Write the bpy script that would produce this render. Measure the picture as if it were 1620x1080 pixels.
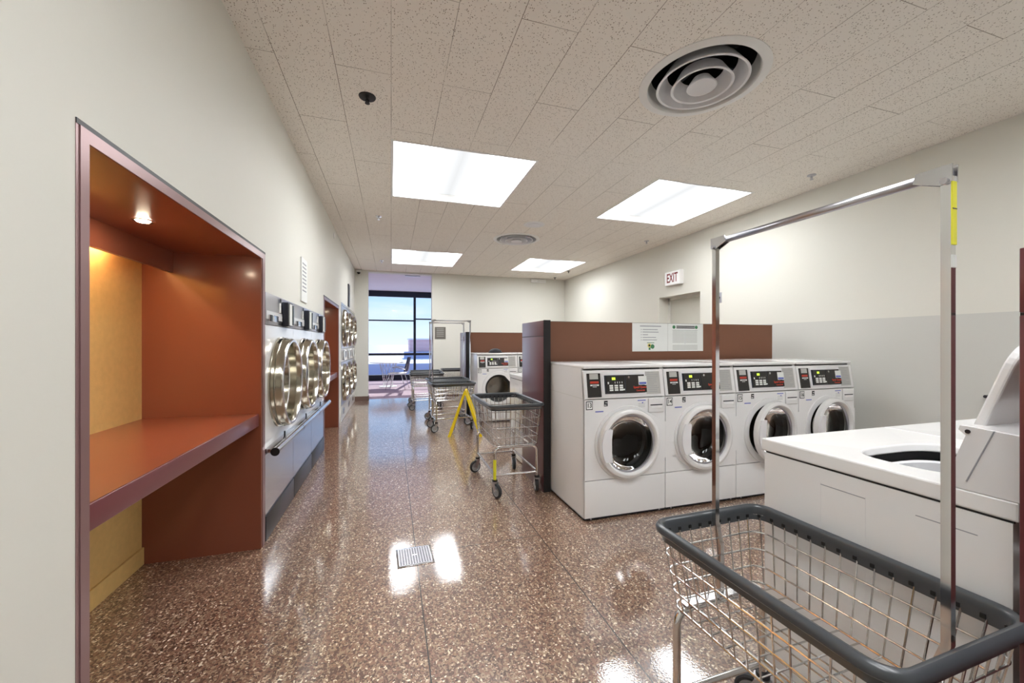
import bpy, bmesh, math, random
from mathutils import Vector, Matrix
random.seed(7)
PI = math.pi
C = bpy.context.scene.collection
for o in list(bpy.data.objects): bpy.data.objects.remove(o)

# ------------------------------------------------------------------ camera, sky, sun, exposure
cd = bpy.data.cameras.new('camera'); cam = bpy.data.objects.new('camera', cd); C.objects.link(cam)
cam.location = (0, 0, 1.28); cam.rotation_euler = (PI/2, 0, -math.radians(17.0))
cd.sensor_width = 36; cd.lens = 36*625.0/1620; cd.shift_y = 3/1620; cd.clip_start = 0.02; cd.clip_end = 2000
bpy.context.scene.camera = cam
vs = bpy.context.scene.view_settings
bpy.context.scene.display_settings.display_device = 'sRGB'
vs.view_transform = 'Standard'; vs.look = 'None'; vs.gamma = 1; vs.use_curve_mapping = False
vs.exposure = 0.88
LAMP = 11.0        # radiance of the ceiling light diffusers
SKY = 0.78

W = bpy.data.worlds.new('sky'); bpy.context.scene.world = W; W.use_nodes = True
nt = W.node_tree; nt.nodes.clear()
def nd(t, kind, **kw):
    n = t.nodes.new(kind)
    for k, v in kw.items():
        if k in n.inputs: n.inputs[k].default_value = v
        else: setattr(n, k, v)
    return n
out = nd(nt, 'ShaderNodeOutputWorld'); bg = nd(nt, 'ShaderNodeBackground', Strength=SKY)
tc = nd(nt, 'ShaderNodeTexCoord'); sx = nd(nt, 'ShaderNodeSeparateXYZ')
rmp = nd(nt, 'ShaderNodeValToRGB')
e = rmp.color_ramp.elements
e[0].position = 0.0; e[0].color = (.70, .76, .90, 1)
e[1].position = 0.5; e[1].color = (.22, .42, .85, 1)
k = e.new(.035); k.color = (.62, .74, .93, 1)
k = e.new(.12); k.color = (.36, .58, .93, 1)
mp = nd(nt, 'ShaderNodeMapping'); mp.inputs['Scale'].default_value = (2.2, 2.2, 11)
nz = nd(nt, 'ShaderNodeTexNoise', Scale=1.6, Detail=6.0, Roughness=.55)
cr = nd(nt, 'ShaderNodeValToRGB'); cr.color_ramp.elements[0].position = .48; cr.color_ramp.elements[1].position = .78
mx = nd(nt, 'ShaderNodeMixRGB'); mx.inputs['Color2'].default_value = (.70, .76, .95, 1)
L = nt.links.new
L(tc.outputs['Generated'], sx.inputs[0]); L(sx.outputs['Z'], rmp.inputs[0])
L(tc.outputs['Generated'], mp.inputs[0]); L(mp.outputs[0], nz.inputs['Vector']); L(nz.outputs['Fac'], cr.inputs[0])
L(cr.outputs[0], mx.inputs['Fac']); L(rmp.outputs[0], mx.inputs['Color1']); L(mx.outputs[0], bg.inputs[0]); L(bg.outputs[0], out.inputs[0])
sd = bpy.data.lights.new('sun', 'SUN'); sd.energy = 3.2; sd.angle = .01; sd.color = (1, .95, .9)
sun = bpy.data.objects.new('sun', sd); C.objects.link(sun)
sun.rotation_euler = (math.radians(-57), 0, math.radians(-12)); sun.location = (0, 30, 20)

# ------------------------------------------------------------------ materials
MATS = {}
def mat(name, col, rough=.5, metal=0.0, coat=0.0, spec=.5, emit=None, es=0.0, trans=0.0, ior=1.45, alpha=1.0, bump=None, mott=None, coat_rough=.05):
    m = bpy.data.materials.new(name); m.use_nodes = True
    t = m.node_tree; b = t.nodes['Principled BSDF']
    b.inputs['Base Color'].default_value = (*col, 1); b.inputs['Roughness'].default_value = rough
    b.inputs['Metallic'].default_value = metal; b.inputs['Coat Weight'].default_value = coat
    b.inputs['Coat Roughness'].default_value = coat_rough
    b.inputs['Specular IOR Level'].default_value = spec; b.inputs['IOR'].default_value = ior
    b.inputs['Transmission Weight'].default_value = trans; b.inputs['Alpha'].default_value = alpha
    if emit: b.inputs['Emission Color'].default_value = (*emit, 1); b.inputs['Emission Strength'].default_value = es
    # every material gets a faint procedural variation of its own
    tcn = nd(t, 'ShaderNodeTexCoord'); sc, amt = mott or (6.0, .04)
    n = nd(t, 'ShaderNodeTexNoise', Scale=sc, Detail=3.0); t.links.new(tcn.outputs['Object'], n.inputs['Vector'])
    h = nd(t, 'ShaderNodeHueSaturation'); h.inputs['Color'].default_value = (*col, 1)
    mr = nd(t, 'ShaderNodeMapRange'); mr.inputs['To Min'].default_value = 1-amt; mr.inputs['To Max'].default_value = 1+amt
    t.links.new(n.outputs['Fac'], mr.inputs['Value']); t.links.new(mr.outputs[0], h.inputs['Value'])
    t.links.new(h.outputs[0], b.inputs['Base Color'])
    if bump:
        n2 = nd(t, 'ShaderNodeTexNoise', Scale=bump[0], Detail=2.0); t.links.new(tcn.outputs['Object'], n2.inputs['Vector'])
        bp = nd(t, 'ShaderNodeBump', Strength=bump[1], Distance=bump[2]); t.links.new(n2.outputs['Fac'], bp.inputs['Height'])
        t.links.new(bp.outputs[0], b.inputs['Normal'])
        if coat: t.links.new(bp.outputs[0], b.inputs['Coat Normal'])
    MATS[name] = m; return m
WALL = mat('wall_paint', (.72, .715, .655), .6, bump=(60, .12, .002), mott=(1.2, .02))
TRIMW = mat('white_trim', (.82, .82, .80), .4)
BASEB = mat('baseboard_vinyl', (.16, .10, .08), .4)
RUST = mat('rust_laminate', (.25, .075, .042), .28, coat=.3, coat_rough=.12)
RUSTD = mat('rust_edge', (.17, .050, .055), .3, coat=.2)
MAUVE = mat('mauve_metal_trim', (.27, .16, .16), .32, metal=.35)
OCHRE = mat('ochre_fabric_panel', (.76, .50, .18), .7, bump=(160, .25, .003), mott=(30, .10))
BROWN = mat('brown_laminate', (.20, .083, .045), .55)
MAROON = mat('maroon_gloss', (.10, .014, .022), .32, coat=1.0, coat_rough=.28)
BLACK = mat('black_edge', (.012, .011, .012), .45)
ENAM = mat('white_enamel', (.80, .80, .80), .22, coat=.5, mott=(2, .01))
ENAMG = mat('grey_white_enamel', (.72, .72, .73), .3)
WPLAS = mat('white_plastic', (.78, .78, .80), .3)
GASK = mat('rubber_gasket', (.03, .03, .03), .5)
PANEL = mat('charcoal_panel', (.028, .026, .024), .25)
DGLASS = mat('smoked_door_glass', (.30, .30, .29), .02, trans=1.0, ior=1.33)
CGLASS = mat('clear_door_glass', (.75, .80, .82), .02, trans=1.0, ior=1.45)
DSTEEL = mat('dark_drum_steel', (.27, .25, .22), .25, metal=1.0)
STEEL = mat('stainless_steel', (.60, .60, .62), .18, metal=1.0)
STEELB = mat('brushed_steel', (.52, .52, .56), .3, metal=1.0, mott=(25, .05))
STEELM = mat('door_steel', (.47, .44, .36), .16, metal=1.0)
KICKM = mat('dark_kick_steel', (.05, .053, .066), .3, metal=.9)
DRUM = mat('drum_steel', (.32, .30, .27), .2, metal=1.0)
CHROME = mat('chrome', (.72, .72, .72), .10, metal=1.0)
WIRE = mat('zinc_wire', (.62, .61, .60), .2, metal=1.0)
BUMP = mat('grey_vinyl_bumper', (.055, .062, .07), .3, coat=.3, coat_rough=.2)
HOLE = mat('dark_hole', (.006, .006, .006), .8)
TIRE = mat('dark_tire', (.025, .028, .032), .5)
HUB = mat('grey_wheel_hub', (.40, .42, .44), .35)
YEL = mat('yellow_plastic', (.75, .55, .01), .35)
YTAG = mat('yellow_tag', (.80, .78, .03), .45)
INK = mat('ink', (.02, .02, .025), .6)
INKG = mat('grey_ink', (.30, .31, .34), .6)
INKR = mat('red_ink', (.62, .05, .02), .5)
INKB = mat('blue_ink', (.12, .15, .50), .5)
INKGR = mat('green_ink', (.06, .22, .10), .5)
PAPER = mat('paper', (.80, .82, .80), .6)
PAPERY = mat('yellow_paper', (.80, .70, .20), .6)
STICK = mat('grey_sticker', (.46, .46, .44), .5)
LCD = mat('lcd_screen', (.25, .4, .02), .4, emit=(.45, .75, .05), es=1.0)
EXITF = mat('exit_sign_face', (.8, .8, .8), .4, emit=(1, .93, .93), es=.12)
EXITR = mat('exit_letters', (.22, .01, .015), .4)
GREYP = mat('grey_plaque', (.20, .19, .17), .35, metal=.4)
DOORP = mat('painted_door', (.60, .59, .52), .5)
DARKF = mat('dark_window_frame', (.012, .018, .035), .4)
NAVY = mat('navy_chair_back', (.02, .022, .06), .35)
CARPET = mat('mauve_carpet', (.42, .31, .37), .9, mott=(40, .12))
LCEIL = mat('lounge_ceiling_paint', (.80, .74, .80), .8)
def pane():
    m = bpy.data.materials.new('window_glass'); m.use_nodes = True; t = m.node_tree; t.nodes.clear()
    o_ = nd(t, 'ShaderNodeOutputMaterial'); tr = nd(t, 'ShaderNodeBsdfTransparent'); gl = nd(t, 'ShaderNodeBsdfGlossy', Roughness=.01); mi = nd(t, 'ShaderNodeMixShader', Fac=.012)
    tr.inputs[0].default_value = (.96, .98, .98, 1)
    t.links.new(tr.outputs[0], mi.inputs[1]); t.links.new(gl.outputs[0], mi.inputs[2]); t.links.new(mi.outputs[0], o_.inputs[0]); return m
GLASS = pane()
SNOW = mat('pale_roof_gravel', (.80, .80, .84), .8, mott=(.4, .1))
LAKE = mat('distant_lake', (.22, .26, .42), .5, mott=(.02, .05))
PARA = mat('parapet_concrete', (.42, .43, .60), .8, mott=(2, .06))
def brick():
    m = mat('red_brick', (.55, .16, .16), .85); t = m.node_tree; b = t.nodes['Principled BSDF']
    tcn = nd(t, 'ShaderNodeTexCoord'); br = nd(t, 'ShaderNodeTexBrick', Scale=3.0)
    br.inputs['Color1'].default_value = (.62, .20, .20, 1); br.inputs['Color2'].default_value = (.42, .10, .12, 1)
    br.inputs['Mortar'].default_value = (.8, .66, .68, 1); br.inputs['Mortar Size'].default_value = .06
    mp_ = nd(t, 'ShaderNodeMapping'); mp_.inputs['Rotation'].default_value = (PI/2, 0, 0)
    t.links.new(tcn.outputs['Object'], mp_.inputs[0]); t.links.new(mp_.outputs[0], br.inputs['Vector']); t.links.new(br.outputs['Color'], b.inputs['Base Color'])
    return m
BRICK = brick()

def terrazzo():
    m = bpy.data.materials.new('polished_pebble_terrazzo'); m.use_nodes = True; t = m.node_tree; b = t.nodes['Principled BSDF']
    N = lambda k_, **kw: nd(t, k_, **kw); K = t.links.new
    tcn = N('ShaderNodeTexCoord')
    def vor(scale, stretch):
        mpn = N('ShaderNodeMapping'); mpn.inputs['Scale'].default_value = stretch
        K(tcn.outputs['Object'], mpn.inputs[0])
        v = N('ShaderNodeTexVoronoi', Scale=scale); K(mpn.outputs[0], v.inputs['Vector'])
        s = N('ShaderNodeSeparateColor'); K(v.outputs['Color'], s.inputs[0]); return v, s
    v1, s1 = vor(125, (1, 1.35, 1)); v2, s2 = vor(95, (1.3, .8, 1)); v3, s3 = vor(62, (1.2, 1, 1))
    def ramp(stops):
        r = N('ShaderNodeValToRGB'); r.color_ramp.interpolation = 'CONSTANT'; el = r.color_ramp.elements
        el[0].position = 0; el[0].color = (*stops[0][1], 1); el[1].position = stops[1][0]; el[1].color = (*stops[1][1], 1)
        for p_, c_ in stops[2:]: q = el.new(p_); q.color = (*c_, 1)
        return r
    r1 = ramp([(0, (.055, .026, .018)), (.22, (.13, .065, .045)), (.45, (.24, .14, .09)), (.62, (.17, .075, .055)), (.78, (.34, .23, .16)), (.90, (.48, .36, .26)), (.965, (.75, .66, .54))])
    K(s1.outputs[0], r1.inputs[0])
    r2 = ramp([(0, (.09, .042, .03)), (.3, (.20, .10, .07)), (.6, (.28, .19, .13)), (.85, (.15, .085, .06)), (.95, (.62, .52, .40))])
    K(s2.outputs[1], r2.inputs[0])
    m1 = N('ShaderNodeMixRGB', Fac=.5); 
    gt = N('ShaderNodeMath', operation='GREATER_THAN'); gt.inputs[1].default_value = .5; K(s3.outputs[2], gt.inputs[0])
    K(gt.outputs[0], m1.inputs['Fac']); K(r1.outputs[0], m1.inputs['Color1']); K(r2.outputs[0], m1.inputs['Color2'])
    big = N('ShaderNodeTexNoise', Scale=.9, Detail=3.0); K(tcn.outputs['Object'], big.inputs['Vector'])
    hs = N('ShaderNodeHueSaturation'); hs.inputs['Saturation'].default_value = .98; hs.inputs['Hue'].default_value = .508; mr = N('ShaderNodeMapRange'); mr.inputs['To Min'].default_value = 1.1; mr.inputs['To Max'].default_value = 1.7
    K(big.outputs['Fac'], mr.inputs['Value']); K(mr.outputs[0], hs.inputs['Value']); K(m1.outputs[0], hs.inputs['Color'])
    # joints between the slabs
    sp = N('ShaderNodeSeparateXYZ'); K(tcn.outputs['Object'], sp.inputs[0])
    def line(sock, pos, w=.0055):
        a = N('ShaderNodeMath', operation='SUBTRACT'); a.inputs[1].default_value = pos; K(sock, a.inputs[0])
        c_ = N('ShaderNodeMath', operation='ABSOLUTE'); K(a.outputs[0], c_.inputs[0])
        l_ = N('ShaderNodeMath', operation='LESS_THAN'); l_.inputs[1].default_value = w/2; K(c_.outputs[0], l_.inputs[0]); return l_.outputs[0]
    def gate(sock, lo, hi):
        a = N('ShaderNodeMath', operation='GREATER_THAN'); a.inputs[1].default_value = lo; K(sock, a.inputs[0])
        c_ = N('ShaderNodeMath', operation='LESS_THAN'); c_.inputs[1].default_value = hi; K(sock, c_.inputs[0])
        mu = N('ShaderNodeMath', operation='MULTIPLY'); K(a.outputs[0], mu.inputs[0]); K(c_.outputs[0], mu.inputs[1]); return mu.outputs[0]
    def mul(a, b_):
        mu = N('ShaderNodeMath', operation='MULTIPLY'); K(a, mu.inputs[0]); K(b_, mu.inputs[1]); return mu.outputs[0]
    def mxx(a, b_):
        mu = N('ShaderNodeMath', operation='MAXIMUM'); K(a, mu.inputs[0]); K(b_, mu.inputs[1]); return mu.outputs[0]
    X_, Y_ = sp.outputs['X'], sp.outputs['Y']
    j = mul(line(X_, .145), gate(Y_, -3, 6.2)); j = mxx(j, mul(line(X_, .945), gate(Y_, -3, 9.4)))
    j = mxx(j, mul(line(Y_, 2.47), gate(X_, .145, .945))); j = mxx(j, mul(line(Y_, 4.75), gate(X_, -.776, .945)))
    jm = N('ShaderNodeMixRGB'); jm.inputs['Color2'].default_value = (.006, .004, .004, 1)
    K(j, jm.inputs['Fac']); K(hs.outputs[0], jm.inputs['Color1']); K(jm.outputs[0], b.inputs['Base Color'])
    b.inputs['Roughness'].default_value = .35
    b.inputs['Coat Weight'].default_value = 1.0; b.inputs['Coat IOR'].default_value = 2.0
    rn = N('ShaderNodeTexNoise', Scale=2.2, Detail=4.0); K(tcn.outputs['Object'], rn.inputs['Vector'])
    rr = N('ShaderNodeMapRange'); rr.inputs['To Min'].default_value = .015; rr.inputs['To Max'].default_value = .09
    K(rn.outputs['Fac'], rr.inputs['Value']); K(rr.outputs[0], b.inputs['Coat Roughness'])
    wv = N('ShaderNodeTexNoise', Scale=2.6, Detail=1.5); K(tcn.outputs['Object'], wv.inputs['Vector'])
    bp = N('ShaderNodeBump', Strength=.22, Distance=.006); K(wv.outputs['Fac'], bp.inputs['Height'])
    bp2 = N('ShaderNodeBump', Strength=.05, Distance=.002); K(v1.outputs['Distance'], bp2.inputs['Height']); K(bp.outputs[0], bp2.inputs['Normal'])
    K(bp2.outputs[0], b.inputs['Coat Normal']); K(bp.outputs[0], b.inputs['Normal'])
    return m
TERR = terrazzo()

def ceiling_tiles():
    m = bpy.data.materials.new('fissured_ceiling_tiles'); m.use_nodes = True; t = m.node_tree; b = t.nodes['Principled BSDF']
    N = lambda k_, **kw: nd(t, k_, **kw); K = t.links.new
    tcn = N('ShaderNodeTexCoord')
    # long joints run along y; short joints are staggered (brick pattern turned by 90 degrees)
    mpn = N('ShaderNodeMapping'); mpn.inputs['Rotation'].default_value = (0, 0, PI/2); K(tcn.outputs['Object'], mpn.inputs[0])
    br = N('ShaderNodeTexBrick', Scale=1.0); br.offset = .5; br.squash = 1.0
    for k_, v_ in (('Brick Width', 1.262), ('Row Height', .3155), ('Mortar Size', .0019), ('Mortar Smooth', .2)): br.inputs[k_].default_value = v_
    br.inputs['Color1'].default_value = (.86, .82, .755, 1); br.inputs['Color2'].default_value = (.89, .85, .785, 1); br.inputs['Mortar'].default_value = (.16, .13, .10, 1)
    K(mpn.outputs[0], br.inputs['Vector'])
    jn = N('ShaderNodeTexNoise', Scale=1.1, Detail=2.0); K(tcn.outputs['Object'], jn.inputs['Vector'])
    jr = N('ShaderNodeMapRange'); jr.inputs['From Min'].default_value = .28; jr.inputs['From Max'].default_value = .52; K(jn.outputs['Fac'], jr.inputs['Value'])
    jm = N('ShaderNodeMath', operation='MULTIPLY'); K(br.outputs['Fac'], jm.inputs[0]); K(jr.outputs[0], jm.inputs[1])
    tile = N('ShaderNodeMixRGB'); tile.inputs['Color1'].default_value = (.89, .85, .785, 1); tile.inputs['Color2'].default_value = (.24, .20, .16, 1); K(jm.outputs[0], tile.inputs['Fac'])
    mv = N('ShaderNodeMapping'); mv.inputs['Scale'].default_value = (1.0, .72, 1); K(tcn.outputs['Object'], mv.inputs[0])
    vo = N('ShaderNodeTexVoronoi', Scale=112.0); K(mv.outputs[0], vo.inputs['Vector'])
    sc = N('ShaderNodeSeparateColor'); K(vo.outputs['Color'], sc.inputs[0])
    th = N('ShaderNodeMapRange'); th.inputs['To Min'].default_value = .12; th.inputs['To Max'].default_value = .30; K(sc.outputs[0], th.inputs['Value'])
    lt = N('ShaderNodeMath', operation='LESS_THAN'); K(vo.outputs['Distance'], lt.inputs[0]); K(th.outputs[0], lt.inputs[1])
    g = N('ShaderNodeMath', operation='GREATER_THAN'); g.inputs[1].default_value = .2; K(sc.outputs[1], g.inputs[0])
    mu = N('ShaderNodeMath', operation='MULTIPLY'); K(lt.outputs[0], mu.inputs[0]); K(g.outputs[0], mu.inputs[1])
    hm = N('ShaderNodeMixRGB'); hm.inputs['Color2'].default_value = (.26, .21, .16, 1); K(mu.outputs[0], hm.inputs['Fac']); K(tile.outputs[0], hm.inputs['Color1'])
    K(hm.outputs[0], b.inputs['Base Color']); b.inputs['Roughness'].default_value = .9; b.inputs['Specular IOR Level'].default_value = .1
    return m
CEIL = ceiling_tiles()

def two_tone():
    m = mat('two_tone_wall_paint', (.72, .71, .64), .6, bump=(60, .12, .002)); t = m.node_tree; b = t.nodes['Principled BSDF']
    tcn = nd(t, 'ShaderNodeTexCoord'); s = nd(t, 'ShaderNodeSeparateXYZ'); g = nd(t, 'ShaderNodeMath', operation='GREATER_THAN'); g.inputs[1].default_value = 1.511
    mx_ = nd(t, 'ShaderNodeMixRGB'); mx_.inputs['Color1'].default_value = (.60, .60, .565, 1); mx_.inputs['Color2'].default_value = (.73, .72, .655, 1)
    t.links.new(tcn.outputs['Object'], s.inputs[0]); t.links.new(s.outputs['Z'], g.inputs[0]); t.links.new(g.outputs[0], mx_.inputs['Fac'])
    t.links.new(mx_.outputs[0], b.inputs['Base Color']); return m
TWOTONE = two_tone()

def lamp_diffuser():
    # bright acrylic sheet: tubes near both sides leave the middle a little dimmer
    m = bpy.data.materials.new('lit_acrylic_diffuser'); m.use_nodes = True; t = m.node_tree; t.nodes.clear()
    o_ = nd(t, 'ShaderNodeOutputMaterial'); em = nd(t, 'ShaderNodeEmission', Strength=LAMP)
    tcn = nd(t, 'ShaderNodeTexCoord'); s = nd(t, 'ShaderNodeSeparateXYZ'); r = nd(t, 'ShaderNodeValToRGB')
    el = r.color_ramp.elements; el[0].position = 0; el[0].color = (.97, .985, 1, 1); el[1].position = 1; el[1].color = (.97, .985, 1, 1)
    for p_, c_ in ((.18, 1.0), (.36, .06), (.50, .045), (.64, .06), (.80, 1.0)): q = el.new(p_); q.color = (.97*c_, .985*c_, c_, 1)
    t.links.new(tcn.outputs['Generated'], s.inputs[0]); t.links.new(s.outputs['X'], r.inputs[0]); t.links.new(r.outputs[0], em.inputs['Color']); t.links.new(em.outputs[0], o_.inputs[0])
    return m
DIFF = lamp_diffuser()
def emis(name, col, s):
    m = bpy.data.materials.new(name); m.use_nodes = True; t = m.node_tree; t.nodes.clear()
    o_ = nd(t, 'ShaderNodeOutputMaterial'); em = nd(t, 'ShaderNodeEmission', Strength=s); em.inputs[0].default_value = (*col, 1); t.links.new(em.outputs[0], o_.inputs[0]); return m
WARM = emis('warm_lamp', (1, .68, .36), 48.0)
SPOT = emis('halogen_lens', (1, .85, .62), 130.0)

# ------------------------------------------------------------------ mesh builder
I4 = Matrix.Identity(4)
def T(x=0, y=0, z=0): return Matrix.Translation((x, y, z))
def R(a, ax): return Matrix.Rotation(a, 4, ax)
class MB:
    def __init__(s): s.v = []; s.f = []; s.mi = []; s.sm = []; s.mats = []
    def _m(s, m):
        if m not in s.mats: s.mats.append(m)
        return s.mats.index(m)
    def add(s, vs_, fs, m, smooth=False, M=I4):
        b = len(s.v); s.v += [tuple(M @ Vector(v)) for v in vs_]; k_ = s._m(m)
        for f in fs: s.f.append(tuple(b+i for i in f)); s.mi.append(k_); s.sm.append(smooth)
        return s
    def box(s, x0, x1, y0, y1, z0, z1, m, bev=0, M=I4):
        if bev > 0:
            bm = bmesh.new(); bmesh.ops.create_cube(bm, size=1)
            for v in bm.verts: v.co = Vector(((x0+x1)/2+v.co.x*(x1-x0), (y0+y1)/2+v.co.y*(y1-y0), (z0+z1)/2+v.co.z*(z1-z0)))
            bmesh.ops.bevel(bm, geom=bm.edges[:], offset=bev, segments=3, affect='EDGES', profile=.5)
            bm.verts.index_update(); s.add([v.co.copy() for v in bm.verts], [[v.index for v in f.verts] for f in bm.faces], m, True, M); bm.free(); return s
        vs_ = [(x, y, z) for z in (z0, z1) for y in (y0, y1) for x in (x0, x1)]
        return s.add(vs_, [(0, 2, 3, 1), (4, 5, 7, 6), (0, 1, 5, 4), (2, 6, 7, 3), (0, 4, 6, 2), (1, 3, 7, 5)], m, False, M)
    def quad(s, pts, m, M=I4): return s.add(pts, [tuple(range(len(pts)))], m, False, M)
    def lathe(s, prof, m, n=48, M=I4, closed=False, smooth=True):   # (r, h) about local z
        vs_ = []; fs = []
        for r, h in prof:
            for i in range(n): a = 2*PI*i/n; vs_.append((r*math.cos(a), r*math.sin(a), h))
        k_ = len(prof)
        for j in range(k_ if closed else k_-1):
            for i in range(n):
                a, b = j*n+i, j*n+(i+1) % n; c, d = ((j+1) % k_)*n+(i+1) % n, ((j+1) % k_)*n+i
                fs.append((a, b, c, d))
        return s.add(vs_, fs, m, smooth, M)
    def disc(s, r, h, m, n=48, M=I4, flip=False):
        vs_ = [(r*math.cos(2*PI*i/n), r*math.sin(2*PI*i/n), h) for i in range(n)]; f = list(range(n))
        return s.add(vs_, [f[::-1] if flip else f], m, False, M)
    def cyl(s, p, q, r, m, n=12, r2=None, cap=True, M=I4):
        p, q = Vector(p), Vector(q); d = q-p; r2 = r if r2 is None else r2
        Q = Matrix.Translation(p) @ d.to_track_quat('Z', 'Y').to_matrix().to_4x4(); l = d.length
        s.lathe([(r, 0), (r2, l)], m, n, M @ Q)
        if cap: s.disc(r, 0, m, n, M @ Q, True); s.disc(r2, l, m, n, M @ Q)
        return s
    def prism(s, poly, a, b, m, axis='x', M=I4, smooth=False):      # poly in the plane, extruded along axis from a to b
        n = len(poly)
        P = (lambda t, u, v: (t, u, v)) if axis == 'x' else ((lambda t, u, v: (u, t, v)) if axis == 'y' else (lambda t, u, v: (u, v, t)))
        vs_ = [P(a, *p) for p in poly]+[P(b, *p) for p in poly]
        fs = [tuple(range(n))[::-1], tuple(range(n, 2*n))]
        s.add(vs_, fs, m, False, M); return s.add(vs_, [(i, (i+1) % n, n+(i+1) % n, n+i) for i in range(n)], m, smooth, M)
    def tube(s, pts, r, m, n=10, closed=False, sect=None, M=I4, up=None):
        pts = [Vector(p) for p in pts]; k_ = len(pts)
        sect = sect or [(r*math.cos(2*PI*i/n), r*math.sin(2*PI*i/n)) for i in range(n)]; ns = len(sect)
        vs_ = []; prev = None
        for i in range(k_):
            if closed: t = (pts[(i+1) % k_]-pts[i-1]).normalized()
            else: t = (pts[min(i+1, k_-1)]-pts[max(i-1, 0)]).normalized()
            if up is not None: side = t.cross(Vector(up)).normalized()
            elif prev is None:
                side = t.cross(Vector((0, 0, 1)))
                if side.length < 1e-3: side = t.cross(Vector((0, 1, 0)))
                side.normalize()
            else: side = (prev-t*prev.dot(t)).normalized()
            prev = side; u2 = side.cross(t).normalized()
            for a, b in sect: vs_.append(pts[i]+side*a+u2*b)
        fs = []
        for i in range(k_ if closed else k_-1):
            for j in range(ns):
                fs.append((i*ns+j, i*ns+(j+1) % ns, ((i+1) % k_)*ns+(j+1) % ns, ((i+1) % k_)*ns+j))
        s.add(vs_, fs, m, True, M)
        if not closed: s.add(vs_[:ns], [tuple(range(ns))], m, False, M); s.add(vs_[-ns:], [tuple(range(ns))[::-1]], m, False, M)
        return s
    def holed(s, x0, x1, y0, y1, cx, cy, r, m, t0=0.0, t1=None, n=64, M=I4, rim=True):  # plate in xy at z=t0 (and t1) with a round hole
        def edge(a):
            dx, dy = math.cos(a), math.sin(a); q = []
            if dx > 1e-9: q.append((x1-cx)/dx)
            if dx < -1e-9: q.append((x0-cx)/dx)
            if dy > 1e-9: q.append((y1-cy)/dy)
            if dy < -1e-9: q.append((y0-cy)/dy)
            d = min(q); return (cx+dx*d, cy+dy*d)
        angs = sorted(set([round(2*PI*i/n, 6) for i in range(n)]+[round(math.atan2(yy-cy, xx-cx) % (2*PI), 6) for xx in (x0, x1) for yy in (y0, y1)]))
        k_ = len(angs); o_ = [edge(a) for a in angs]; h_ = [(cx+r*math.cos(a), cy+r*math.sin(a)) for a in angs]
        for z in ([t0] if t1 is None else [t0, t1]):
            s.add([(*p, z) for p in o_]+[(*p, z) for p in h_], [(i, (i+1) % k_, k_+(i+1) % k_, k_+i) for i in range(k_)], m, False, M)
        if t1 is not None:
            s.add([(*p, t0) for p in o_]+[(*p, t1) for p in o_], [(i, (i+1) % k_, k_+(i+1) % k_, k_+i) for i in range(k_)], m, False, M)
            s.add([(*p, t0) for p in h_]+[(*p, t1) for p in h_], [(i, (i+1) % k_, k_+(i+1) % k_, k_+i) for i in range(k_)], m, True, M)
        return s
    def text(s, txt, size, m, M=I4, align='CENTER', ext=.0006, sx=1.0, bold=.018):
        c = bpy.data.curves.new('t', 'FONT'); c.body = txt; c.size = size; c.extrude = ext; c.offset = bold*size; c.align_x = align; c.align_y = 'CENTER'
        ob = bpy.data.objects.new('t', c); C.objects.link(ob); bpy.context.view_layer.update()
        me = bpy.data.meshes.new_from_object(ob.evaluated_get(bpy.context.evaluated_depsgraph_get()))
        S = Matrix.Diagonal((sx, 1, 1, 1))
        s.add([v.co.copy() for v in me.vertices], [tuple(p.vertices) for p in me.polygons], m, False, M @ S)
        bpy.data.objects.remove(ob); bpy.data.curves.remove(c); bpy.data.meshes.remove(me); return s
    def obj(s, name, parent=None, loc=None, rot=None, origin=None, kind=None, bevel=0):
        if origin is not None:
            ox = Vector(origin); s.v = [tuple(Vector(v)-ox) for v in s.v]; loc = ox
        me = bpy.data.meshes.new(name); me.from_pydata([tuple(v) for v in s.v], [], s.f)
        for m in s.mats: me.materials.append(m)
        me.polygons.foreach_set('material_index', s.mi); me.polygons.foreach_set('use_smooth', s.sm)
        bm = bmesh.new(); bm.from_mesh(me); bmesh.ops.remove_doubles(bm, verts=bm.verts, dist=1e-5)
        bmesh.ops.recalc_face_normals(bm, faces=bm.faces)
        for ed in bm.edges:
            if len(ed.link_faces) == 2 and ed.calc_face_angle(0) > math.radians(38): ed.smooth = False
        bm.to_mesh(me); bm.free(); me.update()
        o = bpy.data.objects.new(name, me); C.objects.link(o)
        if bevel:
            md = o.modifiers.new('b', 'BEVEL'); md.width = bevel; md.segments = 2; md.limit_method = 'ANGLE'
        if parent: o.parent = parent
        if loc is not None: o.location = loc
        if rot is not None: o.rotation_euler = rot
        if kind: o['kind'] = kind
        return o
def tag(o, label, cat, group=None):
    o['label'] = label; o['category'] = cat
    if group: o['group'] = group
    return o
def thing(name, label, cat, loc=(0, 0, 0), rz=0, group=None):
    o = bpy.data.objects.new(name, None); C.objects.link(o); o.empty_display_size = .1
    o.location = loc; o.rotation_euler = (0, 0, rz); return tag(o, label, cat, group)
def part(o, label): o['label'] = label; return o
def dup(root, loc, rz=0, label=None, group=None):
    def cp(o, par):
        c = o.copy(); C.objects.link(c); c.parent = par
        for ch in list(o.children): cp(ch, c)
        return c
    r = cp(root, None); r.location = loc; r.rotation_euler = (0, 0, rz)
    if label: r['label'] = label
    if group: r['group'] = group
    return r
def struct(mb, name, **kw): return mb.obj(name, kind='structure', **kw)

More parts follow.
